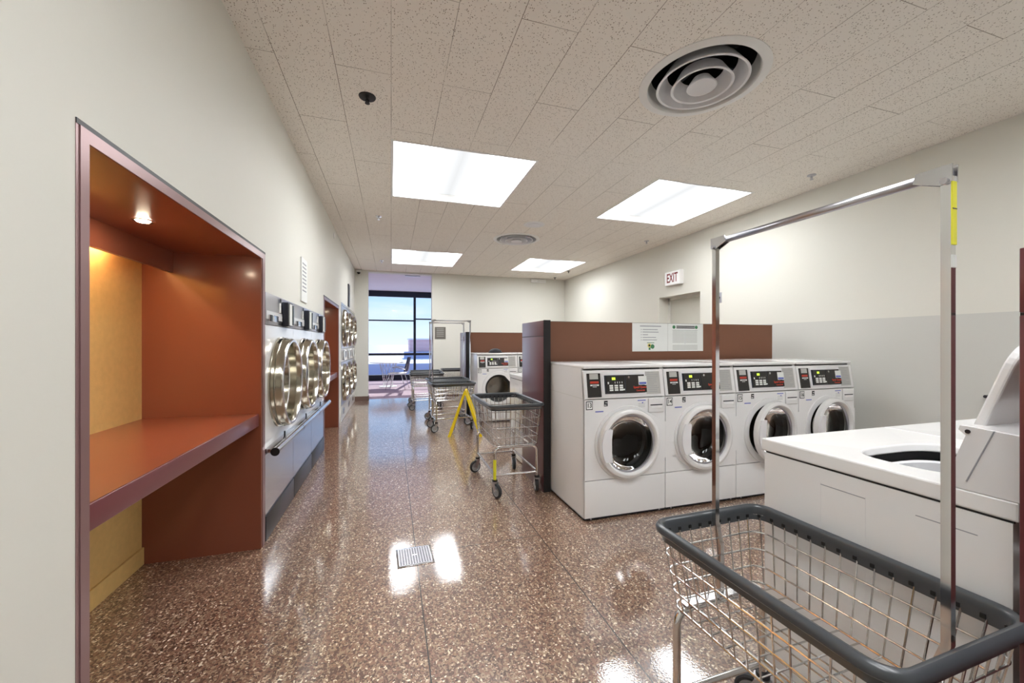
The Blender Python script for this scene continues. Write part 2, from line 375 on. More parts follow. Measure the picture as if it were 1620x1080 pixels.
# ------------------------------------------------------------------ the room
LX, RX, FY, BY, CH = -.776, 4.30, 9.40, -3.2, 2.92
A1 = (1.31, 2.882); A2 = (5.205, 6.63); AZ = 1.848      # the two counter alcoves
D1 = (2.89, 5.195); D1Z = 1.612; D2 = (6.90, 9.36); D2Z = 1.95
fl = MB(); fl.quad([(-1.6, BY, 0), (RX+.3, BY, 0), (RX+.3, 9.62, 0), (-1.6, 9.62, 0)], TERR); struct(fl, 'floor')
# ceiling with openings for the lights and the round vents
LIGHTS = [(0.0, 1.265, 3.32, 4.60), (2.545, 3.77, 3.33, 4.62), (0.0, 1.265, 7.17, 8.46), (2.545, 3.77, 7.17, 8.46), (0.0, 1.265, -.54, .75), (2.545, 3.77, -.54, .75)]
VENTS = [(1.86, 2.02, .375), (1.885, 5.93, .365)]
cb = MB(); holes = [l for l in LIGHTS]+[(x-.45, x+.45, y-.45, y+.45) for x, y, r in VENTS]
xs = sorted({LX, RX}|{h[0] for h in holes}|{h[1] for h in holes}); ys = sorted({BY, FY}|{h[2] for h in holes}|{h[3] for h in holes})
for i in range(len(xs)-1):
    for j in range(len(ys)-1):
        cx, cy = (xs[i]+xs[i+1])/2, (ys[j]+ys[j+1])/2
        if any(h[0] < cx < h[1] and h[2] < cy < h[3] for h in holes): continue
        cb.quad([(xs[i], ys[j], CH), (xs[i], ys[j+1], CH), (xs[i+1], ys[j+1], CH), (xs[i+1], ys[j], CH)], CEIL)
for x, y, r in VENTS: cb.holed(x-.45, x+.45, y-.45, y+.45, x, y, r-.055, CEIL, CH)
struct(cb, 'ceiling')
# left wall, pierced by the alcoves and the built-in dryers
wl = MB()
def wrect(mb, X, y0, y1, z0, z1, m=WALL, t=.1, sgn=-1): mb.box(min(X, X+sgn*t), max(X, X+sgn*t), y0, y1, z0, z1, m)
for y0, y1, z0, z1 in ((BY, A1[0]-.012, 0, CH), (A1[0]-.012, A1[1], AZ+.014, CH), (D1[0]-.008, D1[1], D1Z, CH), (A2[0]-.01, A2[1]+.01, AZ+.014, CH),
                       (A2[1]+.01, D2[0], 0, CH), (D2[0], D2[1], D2Z, CH), (D2[1], FY+.2, 0, CH)): wrect(wl, LX, y0, y1, z0, z1)
struct(wl, 'wall_left')
# far wall with the tall opening to the lounge
OPL, OPR, OPZ = -.495, .915, 2.885
wf = MB(); wf.box(LX-.1, OPL, FY, FY+.2, 0, CH, WALL); wf.box(OPR, RX+.2, FY, FY+.2, 0, CH, WALL); wf.box(OPL, OPR, FY, FY+.2, OPZ, CH+.3, WALL)
struct(wf, 'wall_far')
b = MB(); b.box(LX+.0, OPL+.004, FY-.012, FY, 0, .10, BASEB); b.box(OPL-.0, OPL+.012, FY-.012, FY+.2, 0, .10, BASEB); b.box(OPR-.012, 1.9, FY-.012, FY, 0, .10, BASEB); struct(b, 'baseboard_far')
# right wall: door recess
DY0, DY1, DZ = 4.70, 5.615, 2.04
wr = MB()
for y0, y1, z0, z1 in ((BY, DY0, 0, CH), (DY0, DY1, DZ, CH), (DY1, FY, 0, CH)): wrect(wr, RX, y0, y1, z0, z1, TWOTONE, .25, 1)
struct(wr, 'wall_right')
d = MB(); d.box(RX+.20, RX+.245, DY0+.04, DY1-.04, 0, DZ-.04, DOORP)
do = struct(d, 'door_1')
d = MB(); d.box(RX+.18, RX+.25, DY0, DY0+.04, 0, DZ, WALL); d.box(RX+.18, RX+.25, DY1-.04, DY1, 0, DZ, WALL); d.box(RX+.18, RX+.25, DY0, DY1, DZ-.04, DZ, WALL); d.obj('door_frame', do)
d = MB(); d.cyl((RX+.2, DY0+.12, 1.0), (RX+.15, DY0+.12, 1.0), .014, STEELB); d.cyl((RX+.15, DY0+.11, 1.0), (RX+.15, DY0+.23, 1.0), .011, STEELB); d.obj('door_handle', do)
b = MB(); b.box(RX-.012, RX, BY, DY0, 0, .10, BASEB); b.box(RX-.012, RX, DY1, FY, 0, .10, BASEB); struct(b, 'baseboard_right')
w = MB(); w.box(LX-.1, RX+.3, BY-.1, BY, 0, CH, WALL); struct(w, 'wall_near')

# ------------------------------------------------------------------ lounge behind the opening and outdoors
LY = 14.4; LZ = 3.10
l = MB(); l.quad([(-4, 9.62, 0), (4.6, 9.62, 0), (4.6, LY+.1, 0), (-4, LY+.1, 0)], CARPET); struct(l, 'floor_lounge')
l = MB(); l.box(-4, 4.6, 9.6, LY+.1, LZ, LZ+.1, LCEIL); struct(l, 'ceiling_lounge')
l = MB(); l.box(-4.1, -4, 9.6, LY+.1, 0, LZ, WALL); struct(l, 'wall_lounge_left')
l = MB(); l.box(4.6, 4.7, 9.6, LY+.1, 0, LZ, WALL); struct(l, 'wall_lounge_right')
l = MB(); l.box(-4, LX-.1, 9.6, 9.62, 0, LZ, WALL); l.box(OPR+.01, 4.6, 9.6, 9.62, 0, LZ, WALL); struct(l, 'wall_lounge_near')
wn = MB()
wn.box(-4, 4.6, LY-.04, LY+.06, 2.90, 3.10, DARKF); wn.box(-4, 4.6, LY-.05, LY+.06, 0, .19, DARKF)
for x in (-3.9, -1.6, .795, 3.1): wn.box(x-.04, x+.04, LY-.05, LY+.06, .19, 2.9, DARKF)
wn.box(-4, .755, LY, LY+.05, 2.055, 2.10, DARKF); wn.box(.835, 4.6, LY, LY+.05, 2.12, 2.165, DARKF)
wn.box(-4, 4.6, LY-.02, LY+.05, .86, .94, DARKF)
wo = struct(wn, 'window_1')
g = MB(); g.box(-4, 4.6, LY+.02, LY+.026, .19, 2.9, GLASS); part(g.obj('glass_pane', wo), 'clear window glass')
g = MB(); g.box(.35, .75, 10.9, 10.97, LZ-.025, LZ, STEELB); g = g.obj('ceiling_grille'); tag(g, 'small dark slot grille in the lounge ceiling beyond the tall opening', 'vent')
ex = MB(); ex.quad([(-300, LY+.1, -.35), (300, LY+.1, -.35), (300, 70, -.35), (-300, 70, -.35)], SNOW); struct(ex, 'ground_roof')
ex = MB(); ex.quad([(-1500, 71, -4), (1500, 71, -4), (1500, 1400, -4), (-1500, 1400, -4)], LAKE); struct(ex, 'ground_lake')
ex = MB(); ex.box(-60, 60, 20.2, 20.6, -.35, .28, PARA); struct(ex, 'trim_parapet')
bl = thing('brick_building', 'low red brick building with a pale flat roof edge, far outside the lounge window', 'building', (3.5, 44, -.35))
q = MB(); q.box(-1.6, .9, 0, 4, 0, 2.05, BRICK); q.obj('wall', bl); q = MB(); q.box(.9, 2.2, .6, 5, 0, 1.9, BRICK); q.obj('wall', bl)
q = MB(); q.box(-1.7, 2.25, -.1, 5, 2.05, 2.17, SNOW); part(q.obj('roof_edge', bl), 'pale roof edge'); q = MB(); q.box(-2.2, 2.6, -.4, -.1, 0, .75, PARA); part(q.obj('base_wall', bl), 'lavender grey base')

# ------------------------------------------------------------------ ceiling lights, vents, sprinklers
def ceil_light(x0, x1, y0, y1, label):
    t = thing('ceiling_light', label, 'ceiling light', ((x0+x1)/2, (y0+y1)/2, CH), 0, 'square recessed ceiling lights')
    hx, hy = (x1-x0)/2, (y1-y0)/2
    f = MB(); H = .09
    for a in ((-hx, -hx+.02, -hy, hy), (hx-.02, hx, -hy, hy), (-hx+.02, hx-.02, -hy, -hy+.02), (-hx+.02, hx-.02, hy-.02, hy)): f.box(a[0], a[1], a[2], a[3], -.004, H, TRIMW)
    f.obj('frame', t)
    q = MB(); q.box(-hx+.02, hx-.02, -hy+.02, hy-.02, H-.012, H, DIFF); part(q.obj('diffuser', t), 'glowing white diffuser')
    return t
names = ['large lit square ceiling light, left of the two nearest the big round vent', 'large lit square ceiling light above the row of white washers, right of the near pair',
         'lit square ceiling light of the far pair, nearer the tall lounge opening', 'lit square ceiling light of the far pair, nearer the far right corner',
         'lit square ceiling light behind the viewer on the alcove side', 'lit square ceiling light behind the viewer on the right side']
for a, n_ in zip(LIGHTS, names): ceil_light(*a, n_)
def vent(x, y, r, label):
    t = thing('air_vent', label, 'air vent', (x, y, CH), 0, 'round ceiling air vents')
    s_ = r/.375
    q = MB(); q.lathe([(r, 0), (r, -.005), (r-.02, -.012), (r-.050, -.012), (r-.057, -.004), (r-.060, .02), (r-.075, .085)], TRIMW, 72); q.obj('flange', t)
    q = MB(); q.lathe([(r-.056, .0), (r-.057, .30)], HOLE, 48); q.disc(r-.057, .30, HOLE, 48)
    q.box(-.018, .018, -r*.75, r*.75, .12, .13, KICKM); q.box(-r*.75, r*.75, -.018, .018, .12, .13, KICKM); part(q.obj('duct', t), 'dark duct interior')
    for ro, ri, z0, z1 in ((.265, .200, -.022, .075), (.178, .125, -.034, .055)):
        q = MB(); q.lathe([(ro*s_, z0), (ro*s_+.003, z0+.004), (ro*s_-.002, z0+.010), (ri*s_+.004, z1), (ri*s_, z1), (ro*s_-.012, z0+.003)], WPLAS, 64, closed=True); q.obj('cone_ring', t)
    q = MB(); q.lathe([(0.001, -.018), (.045*s_, -.020), (.080*s_, -.040), (.087*s_, -.038), (.084*s_, -.028), (.05*s_, .02), (0.001, .02)], WPLAS, 48); q.obj('centre_disc', t)
vent(*VENTS[0], 'large round white air vent with nested rings, nearest on the ceiling')
vent(*VENTS[1], 'round white air vent with nested rings, small and far, between the far lights')
sp = thing('ceiling_speaker', 'small round white ceiling disc just above the far round vent', 'ceiling speaker', (1.886, 5.125, CH))
q = MB(); q.lathe([(.15, 0), (.15, -.004), (.13, -.008), (.12, -.004), (.12, 0)], TRIMW, 40); q.obj('ring', sp)
q = MB(); q.lathe([(.12, -.003), (.075, -.006), (.0705, -.012), (.001, -.012)], WPLAS, 40); q.obj('cover', sp)
for k_, (x, y, lb, mm) in enumerate(((-.152, 2.795, 'dark sprinkler head on the ceiling nearest the alcove wall', BLACK), (-.155, 5.38, 'small chrome sprinkler head on the ceiling left of the near lights, second from the viewer', CHROME),
        (-.18, 8.237, 'tiny sprinkler head on the ceiling just before the tall opening', CHROME), (3.92, 2.83, 'sprinkler head on the ceiling above the wheeled rack top bar', STEELB),
        (3.91, 5.42, 'small sprinkler head on the ceiling near the exit sign', STEELB), (3.9, 9.1, 'tiny dark sprinkler head in the far right ceiling corner', BLACK), (3.85, 8.2, 'tiny sprinkler head beside the far right ceiling light', BLACK))):
    t = thing('sprinkler', lb, 'sprinkler', (x, y, CH), 0, 'ceiling sprinkler heads')
    rr = .055 if k_ == 0 else .038
    q = MB(); q.lathe([(rr, 0), (rr*.95, -.006), (rr*.5, -.009), (.001, -.009)], mm, 24); q.obj('escutcheon', t)
    q = MB(); q.cyl((0, 0, -.008), (0, 0, -.03), .009, mm); q.cyl((-.012, 0, -.02), (-.006, 0, -.042), .003, mm, 6); q.cyl((.012, 0, -.02), (.006, 0, -.042), .003, mm, 6); q.cyl((0, 0, -.042), (0, 0, -.045), .016, mm); q.obj('deflector', t)
# camera dome, small far wall box, exit sign, wall plate
t = thing('security_camera', 'small dark dome security camera high on the wall left of the tall opening', 'security camera', (-.69, FY, 2.86))
q = MB(); q.box(-.05, .05, -.05, 0, -.005, .05, TRIMW, .008); q.obj('mount', t)
q = MB(); q.lathe([(.035*math.cos(a*PI/12), -.005-.04*math.sin(a*PI/12)) for a in range(0, 7)], BLACK, 20, T(0, -.03, 0)); q.obj('dome', t)
t = thing('detector_box', 'small pale box mounted high on the far wall near the right ceiling corner', 'wall box', (3.56, FY, 2.845))
q = MB(); q.box(-.20, .20, -.06, 0, -.03, .06, TRIMW, .012); q.obj('housing', t); q = MB(); q.lathe([(.03, 0), (.025, .02), (.001, .024)], TRIMW, 16, T(.0, -.06, .01) @ R(PI/2, 'X')); q.obj('lens', t)
t = thing('exit_sign', 'lit white exit sign with dark red letters above the door recess', 'sign', (RX, 5.21, 2.31))
q = MB(); q.box(-.07, 0, -.175, .175, -.11, .11, TRIMW, .006); q.obj('housing', t)
q = MB(); q.box(-.073, -.0705, -.165, .165, -.10, .10, EXITF); q.obj('face', t)
q = MB(); q.text('EXIT', .20, EXITR, T(-.0742, 0, -.004) @ R(-PI/2, 'Z') @ R(PI/2, 'X'), sx=.62); part(q.obj('lettering', t), 'dark red EXIT letters')
t = thing('wall_plate', 'small grey metal plate with a dark socket on the right wall beside the door recess', 'socket', (RX, 4.35, 1.905))
q = MB(); q.box(-.006, 0, -.045, .045, -.07, .07, STEELB); q.obj('plate', t); q = MB(); q.cyl((-.006, 0, 0), (-.012, 0, 0), .02, BLACK); q.obj('socket', t)
t = thing('coat_hook', 'tiny dark peg on the right wall above the open washer lid', 'hook', (RX, 1.80, .88))
q = MB(); q.cyl((0, 0, 0), (-.03, 0, 0), .012, KICKM); q.obj('peg', t)
# notices on the left wall and far wall
t = thing('wall_notice', 'tall white printed notice on the left wall above the big dryers', 'notice', (LX, 4.045, 1.86))
q = MB(); q.box(0, .012, -.123, .123, -.20, .195, PAPER); q.obj('board', t)
q = MB()
for i in range(8): q.box(.0122, .0132, -.09, .07, .14-i*.035, .152-i*.035, INKG)
q.obj('printing', t)
t = thing('wall_sign', 'thin dark edged sign on the left wall above the stacked dryers', 'sign', (LX, 8.05, 2.18)); q = MB(); q.box(0, .02, -.12, .12, -.21, .21, KICKM); q.obj('board', t)
q = MB(); q.lathe([(.04, 0), (.038, .01), (.001, .012)], TRIMW, 20, T(LX, 6.07, 2.80) @ R(PI/2, 'Y')); tag(q.obj('wall_disc'), 'small round cover on the left wall just under the ceiling', 'wall cover')
t = thing('plaque', 'small grey metal plaque on the far wall right of the tall opening', 'plaque', (1.105, FY, 1.525))
q = MB(); q.box(-.125, .125, -.008, 0, -.14, .14, GREYP); q.obj('plate', t)
q = MB()
for z in (.09, .05, .01, -.03, -.08): q.box(-.085, .085, -.0095, -.008, z, z+.012, STICK)
q.obj('lettering', t)
# grey metal sliver at the left picture edge
t = thing('metal_panel', 'sliver of a grey metal panel low on the left wall at the left picture edge', 'metal panel', (LX, .80, .18))
q = MB(); q.box(0, .02, -.30, .297, 0, .345, STEELB); q.obj('plate', t); q = MB(); q.box(.02, .035, .26, .292, .20, .212, CHROME); q.obj('latch', t)

# ------------------------------------------------------------------ alcoves with folding counters
def alcove(y0, y1, label, counter_label):
    t = thing('alcove', label, 'alcove', (LX, y0, 0), 0, 'rust coloured folding alcoves'); L_ = y1-y0; Z = AZ; DP = -.605
    f = MB(); f.box(-.03, .004, 0, .032, 0, Z, MAUVE); f.box(-.03, .004, L_-.05, L_, 0, Z, MAUVE); f.box(-.03, .004, .032, L_-.05, Z-.035, Z, MAUVE)
    part(f.obj('frame', t), 'mauve metal face frame')
    f = MB(); f.box(-.04, .003, -.012, L_+.008, Z, Z+.014, BLACK); f.box(-.04, .0015, L_, L_+.008, 0, Z+.012, BLACK); f.box(-.04, .0015, -.012, 0, 0, Z+.012, MAUVE); f.obj('reveal', t)  # black strips stand in for the shadow gap over and beside the frame
    f = MB(); f.box(DP, -.03, 0, .03, 0, Z, RUST); f.obj('side_panel', t)
    f = MB(); f.box(DP, -.03, L_-.068, L_-.02, 0, Z, RUST); f.box(-.03, -.0005, L_-.068, L_-.05, 0, Z-.035, RUST); f.obj('side_panel', t)
    f = MB(); f.box(DP, -.03, .03, L_-.068, Z-.03, Z, RUST); f.box(-.03, -.001, .032, L_-.068, Z-.036, Z-.034, RUST); f.obj('soffit', t)
    f = MB(); f.box(-.475, -.455, .03, L_-.068, Z-.15, Z-.03, RUST); f.obj('valance', t)
    f = MB(); f.box(DP-.02, DP, 0, L_-.05, 0, Z, OCHRE); part(f.obj('back_panel', t), 'ochre woven back panel')
    f = MB(); f.box(DP, DP+.012, .03, L_-.068, 0, .10, OCHRE, .003); part(f.obj('skirting', t), 'ochre skirting board')
    c_ = MB(); c_.box(DP, -.012, .03, L_-.068, .765, .840, RUSTD, .003); c_.box(DP, -.016, .031, L_-.069, .8395, .8425, RUST); part(c_.obj('counter', t), counter_label)
    return t
alcove(*A1, 'large rust and ochre built-in alcove with a folding counter at the left front', 'rust laminate folding counter with maroon front edge')
alcove(*A2, 'narrow looking rust alcove with counter between big dryers and stacked dryers', 'rust laminate counter')
def downlight(y, label):
    t = thing('downlight', label, 'downlight', (LX-.26, y, AZ-.031), 0, 'alcove downlights')
    q = MB(); q.lathe([(.040, 0), (.040, -.003), (.030, -.004), (.028, -.001)], CHROME, 32); q.obj('trim_ring', t)
    q = MB(); q.lathe([(.027, -.001), (.02, -.008), (.001, -.010)], SPOT, 24); part(q.obj('bulb', t), 'glowing bulb')
downlight(2.12, 'small lit downlight in the ceiling of the large alcove')
downlight(5.9, 'small lit downlight hidden in the top of the second alcove')
t = thing('strip_light', 'warm strip light tucked behind the alcove valance above the ochre panel', 'strip light', (LX-.56, 2.05, AZ-.06))
q = MB(); q.box(-.02, .02, -.45, .45, .0, .028, TRIMW); q.obj('housing', t); q = MB(); q.cyl((0, -.43, -.012), (0, .43, -.012), .009, WARM, 10); q.obj('tube', t)

# ------------------------------------------------------------------ large dryers on the left
def ringpath(y, z): return T(0, y, z) @ R(PI/2, 'Y')      # lathe axis -> +x
def door_ring(t, y, z, r, name='door', deep=.085):
    M = ringpath(y, z)
    q = MB(); q.lathe([(r+.006, 0), (r+.006, .010), (r, .014), (r-.004, .030), (r+.001, .036), (r-.004, .042), (r-.006, deep*.8), (r-.012, deep*.95)], STEELM, 64, M)
    q.lathe([(r-.012, deep*.95), (r-.018, deep+.002), (r-.030, deep+.002), (r-.036, deep-.006)], STEEL, 64, M)
    q.lathe([(r-.036, deep-.006), (r-.040, deep*.5), (r-.046, .0), (r-.05, -.02)], STEELM, 64, M)
    d_ = q.obj(name, t)
    q = MB(); q.lathe([(r-.046, -.004), (.001, -.004)], CGLASS, 48, M); q.lathe([(r-.046, -.010), (.001, -.010)], CGLASS, 48, M); part(q.obj('door_glass', d_), 'clear round door glass')
    q = MB(); q.box(0, .045, y+r*.98, y+r*.98+.050, z-.05, z+.06, STEEL, .008); q.obj('handle', d_)
    return d_
def big_dryer():
    t = thing('dryer', '', 'dryer', (LX, 0, 0)); w_ = .765; h = D1Z
    q = MB(); q.box(-.80, -.03, 0, w_, 0, h-.004, ENAMG); M = T(-.03, 0, 0) @ R(PI/2, 'Y') @ R(PI/2, 'Z')
    q.obj('body', t)
    M = Matrix(((0, 0, 1, 0), (1, 0, 0, 0), (0, 1, 0, 0), (0, 0, 0, 1)))     # plate (x,y,z) -> (y,z,x)
    q = MB(); q.holed(.002, w_-.002, .60, 1.40, w_/2, 1.0, .275, ENAM, -.028, .0, 64, M); q.obj('front_panel', t)
    q = MB(); q.lathe([(.275, -.029), (.272, -.70), (.001, -.705)], DRUM, 48, ringpath(w_/2, 1.0)); q.obj('drum', t)
    q = MB(); q.box(-.028, .0, .002, w_-.002, .17, .56, STEEL); part(q.obj('lower_panel', t), 'reflective steel lower panel')
    q = MB(); q.box(-.028, .006, .002, w_-.002, .004, .165, KICKM, .002); part(q.obj('kick_plate', t), 'dark steel kick plate')
    q = MB(); q.tube([(.035+.022*math.cos(0), y, .578) for y in (.0, w_)], .026, STEEL, 16); q.box(-.028, .045, 0, w_, .572, .60, STEEL, .004); q.cyl((.057, -.0005, .578), (.057, .004, .578), .027, BLACK, 20); q.obj('rail', t)
    q = MB(); q.box(.02, .03, w_/2-.004, w_/2+.004, .60, .635, BLACK); q.obj('catch', t)
    q = MB(); q.box(-.028, .004, .002, w_-.002, 1.405, h, STEELB, .002); q.box(.004, .006, .01, w_-.01, 1.44, 1.495, ENAMG); f_ = q.obj('fascia', t)
    q = MB(); q.box(.004, .045, .40, .56, 1.405, 1.585, KICKM, .004); q.box(.045, .050, .425, .535, 1.415, 1.575, PAPER); q.box(.050, .056, .50, .53, 1.42, 1.57, PANEL); part(q.obj('coin_box', f_), 'dark coin box with a pale card')
    q = MB(); q.box(.004, .018, .05, .25, 1.425, 1.47, STEEL, .003); q.box(.018, .021, .05, .09, 1.428, 1.468, BLACK); q.obj('lint_handle', f_)
    q = MB(); q.box(.004, .010, .31, .345, 1.50, 1.57, PAPER); q.box(.010, .013, .31, .345, 1.575, 1.60, BLACK); q.obj('display', f_)
    door_ring(t, w_/2, 1.0, .322)
    return t
dr = big_dryer(); dr.location.y = D1[0]+.004
dr['label'] = 'big built-in single dryer with round steel door, nearest, beside the large alcove'; dr['group'] = 'big single dryers'
dup(dr, (LX, D1[0]+.004+.767, 0), 0, 'big built-in single dryer with round steel door, middle of the three', 'big single dryers')
dup(dr, (LX, D1[0]+.004+1.534, 0), 0, 'big built-in single dryer with round steel door, next to the second alcove', 'big single dryers')
def stack_dryer():
    t = thing('stacked_dryer', '', 'dryer', (LX, 0, 0)); w_ = .815; h = D2Z-.004
    q = MB(); q.box(-.80, -.03, 0, w_, 0, h, ENAMG); q.obj('body', t)
    M = Matrix(((0, 0, 1, 0), (1, 0, 0, 0), (0, 1, 0, 0), (0, 0, 0, 1)))
    for zc, z0, z1 in ((.62, .27, .97), (1.54, 1.20, 1.90)):
        q = MB(); q.holed(.002, w_-.002, z0, z1, w_/2, zc, .27, STEELB, -.028, .006, 48, M); q.lathe([(.27, -.029), (.265, -.6), (.001, -.605)], DRUM, 40, ringpath(w_/2, zc)); q.obj('front_panel', t)
        door_ring(t, w_/2, zc, .318, 'door', .055)
    q = MB(); q.box(-.028, .006, .002, w_-.002, .01, .26, ENAM); q.box(.006, .02, .15, .35, .10, .2, STEEL, .004); q.obj('lower_panel', t)
    q = MB(); q.box(-.028, .006, .002, w_-.002, .98, 1.19, ENAM)
    f_ = q.obj('control_panel', t); q = MB(); q.box(.006, .03, .12, .3, 1.0, 1.17, STEEL, .004); q.box(.03, .034, .15, .27, 1.02, 1.15, PAPER); q.box(.006, .012, .5, .7, 1.04, 1.14, KICKM); part(q.obj('coin_box', f_), 'steel coin box')
    q = MB(); q.box(-.028, .008, .002, w_-.002, 1.905, h, STEEL); q.obj('top_trim', t)
    return t
sdr = stack_dryer(); sdr.location.y = D2[0]+.005
gs = 'two-high stacked dryers'
sdr['label'] = 'two-high stacked dryer on the left wall, nearest, beside the second alcove'; sdr['group'] = gs
dup(sdr, (LX, D2[0]+.005+.818, 0), 0, 'two-high stacked dryer on the left wall, middle of the three', gs)
dup(sdr, (LX, D2[0]+.005+1.636, 0), 0, 'two-high stacked dryer on the left wall, last before the tall opening', gs)

# ------------------------------------------------------------------ front-loading washers (local: front at y=0 facing -y)
WW, WD, WH = .683, .69, 1.12
FRM = Matrix(((1, 0, 0, 0), (0, 0, 1, 0), (0, 1, 0, 0), (0, 0, 0, 1)))   # plate (x,y,z) -> (x,z,y)
def facing(x, z, y=0.0): return T(x, y, z) @ R(PI/2, 'X')               # text / lathe facing -y
NUMB = {}
def front_washer(num, ajar, inner_black=False):
    t = thing('front_loading_washer', '', 'washing machine')
    hw = WW/2-.0015; DX, DZ_ = .012, .546
    prof = [(0.012, .002), (WD, .002), (WD, 1.112), (.075, 1.112), (.04, 1.085), (.012, .877)]
    q = MB()
    for s_ in (-1, 1): q.prism([(.012, .012), (WD, .012), (WD, 1.10), (.05, 1.10), (.012, .877)], s_*hw, s_*(hw-.012), ENAM)
    for s_ in (-1, 1): q.box(*sorted((s_*hw, s_*(hw+.0006))), .02, WD-.01, .878, .8805, STICK)
    q.box(-hw, hw, WD-.01, WD, .012, 1.10, ENAM); q.box(-hw, hw, .02, WD, .012, .02, ENAM); q.obj('body', t)
    q = MB(); q.box(-hw+.03, hw-.03, .04, WD-.03, 0, .012, BLACK); q.obj('feet', t)
    q = MB(); q.box(-hw-.001, hw+.001, .022, WD, 1.094, WH, ENAM, .010); q.obj('top_lid', t)
    q = MB(); q.holed(-hw, hw, .293, .872, DX, DZ_, .222, ENAM, 0, .02, 64, FRM)
    q.obj('front_panel', t)
    # raised contour that sweeps from the door ring to the right edge
    q = MB(); R0 = .272; pts = []
    for i in range(41):
        a = math.radians(62+i*(360-62-62+8)/40.0*1.0); pts.append((DX+R0*math.cos(a), DZ_+R0*math.sin(a)))
    pts += [(hw, DZ_-.135), (hw, DZ_+.14)]
    n_ = len(pts); inn = []
    for (x, z) in pts:
        a = math.atan2(z-DZ_, x-DX); inn.append((DX+.224*math.cos(a), DZ_+.224*math.sin(a)))
    v_ = [(x, -.007, z) for x, z in pts]+[(x, -.007, z) for x, z in inn]+[(DX+(x-DX)*1.012, .001, DZ_+(z-DZ_)*1.012) if abs(x) < hw-.001 else (x, .001, z) for x, z in pts]
    q.add(v_, [(i, (i+1) % n_, n_+(i+1) % n_, n_+i) for i in range(n_)]+[(i, (i+1) % n_, 2*n_+(i+1) % n_, 2*n_+i) for i in range(n_)], ENAM, True); q.obj('door_surround', t)
    q = MB(); q.box(-hw, hw, .0, .02, .022, .287, ENAM, .003); q.obj('lower_panel', t)
    q = MB(); q.box(-hw, hw, .004, .02, .012, .022, KICKM)
    for s_ in (-1, 1): q.cyl((s_*(hw-.05), .004, .016), (s_*(hw-.05), -.001, .016), .006, STEELB)
    q.obj('screw_strip', t)
    # gasket and drum
    q = MB(); q.lathe([(.222, .004), (.232, -.002) if ajar else (.222, -.004), (.205, -.012), (.19, -.03), (.195, -.06), (.18, -.075)], GASK, 48, facing(DX, DZ_, .0) @ T(0, 0, 0)); q.obj('gasket', t)
    q = MB(); q.lathe([(.18, -.075), (.235, -.10), (.24, -.40), (.001, -.42)], DSTEEL, 48, facing(DX, DZ_))
    for a in (30, 150, 270):
        q.add([(.238*math.cos(math.radians(a-10)), .238*math.sin(math.radians(a-10)), -.12), (.238*math.cos(math.radians(a+10)), .238*math.sin(math.radians(a+10)), -.12), (.19*math.cos(math.radians(a)), .19*math.sin(math.radians(a)), -.14),
               (.238*math.cos(math.radians(a-10)), .238*math.sin(math.radians(a-10)), -.39), (.238*math.cos(math.radians(a+10)), .238*math.sin(math.radians(a+10)), -.39), (.19*math.cos(math.radians(a)), .19*math.sin(math.radians(a)), -.37)],
              [(0, 2, 5, 3), (1, 4, 5, 2), (0, 1, 2)], DRUM, True, facing(DX, DZ_))
    q.obj('drum', t)
    # door: ring, glass bowl, grip; hinged on the right
    hx = DX+.245; F = facing(DX, DZ_)
    q = MB(); q.lathe([(.243, .006), (.253, .012), (.256, .028), (.250, .046), (.236, .055), (.224, .056), (.216, .050), (.211, .036), (.207, .012), (.207, -.004), (.235, -.002)], ENAM, 72, F, closed=True)
    d_ = q.obj('door', t, origin=(hx, 0, DZ_))
    off = Vector((-hx, 0, -DZ_))
    G = T(*off) @ F
    q = MB(); q.lathe([(.2115, .032), (.20, .030), (.198, .022), (.205, .006)], STEELB, 56, G); part(q.obj('inner_ring', d_), 'dark chrome inner ring')
    q = MB(); q.lathe([(.205, .026), (.198, .012), (.19, -.01), (.165, -.05), (.12, -.072), (.06, -.082), (.001, -.084)], DGLASS, 56, G)
    part(q.obj('door_glass', d_), 'dark glass door bowl')
    q = MB(); h0 = []
    for i in range(13):
        a = math.radians(152+i*56/12.0); h0.append((.246*math.cos(a), .246*math.sin(a)))
    h0 += [(-.160, -.118), (-.168, -.05), (-.168, .05), (-.160, .115)]
    q.prism(h0, .030, .062, WPLAS, 'z', G); q.obj('handle', d_)
    if ajar: d_.rotation_euler = (0, 0, math.radians(ajar))
    # console, slightly tilted
    CS = T(0, .0, .878) @ R(-math.atan2(.030, .205), 'X')
    q = MB(); q.box(-hw, hw, -.002, .03, 0, .208, ENAM, .006, CS); con = q.obj('console', t)
    def on(mb, x0, x1, z0, z1, d0, d1, m): mb.box(x0, x1, -.002-d1, -.002-d0, z0, z1, m, 0, CS)
    def tx(mb, s_, size, x, z, m, d1=.004, sx=1.0): mb.text(s_, size, m, CS @ facing(x, z, -.002-d1), sx=sx)
    px_ = lambda x: -.175+(x+.205)*1.296; pz_ = lambda z: .033+(z-.045)*1.174
    op = lambda mb, x0, x1, z0, z1, d0, d1, m: on(mb, px_(x0), px_(x1), pz_(z0), pz_(z1), d0, d1, m)
    oc = lambda mb, x0, x1, z0, z1, d0, d1, m: on(mb, -.315+(x0+.318)*1.325, -.315+(x1+.318)*1.325, z0, z1, d0, d1, m)
    os_ = lambda mb, x0, x1, z0, z1, d0, d1, m: on(mb, .180+(x0-.235)*1.61, .180+(x1-.235)*1.61, z0, z1, d0, d1, m)
    q = MB(); on(q, -.192, .174, .020, .182, 0, .004, WPLAS); q.obj('console_inset', con)
    q = MB(); oc(q, -.318, -.235, .012, .185, 0, .004, PANEL); oc(q, -.302, -.250, .142, .182, .004, .006, STICK)
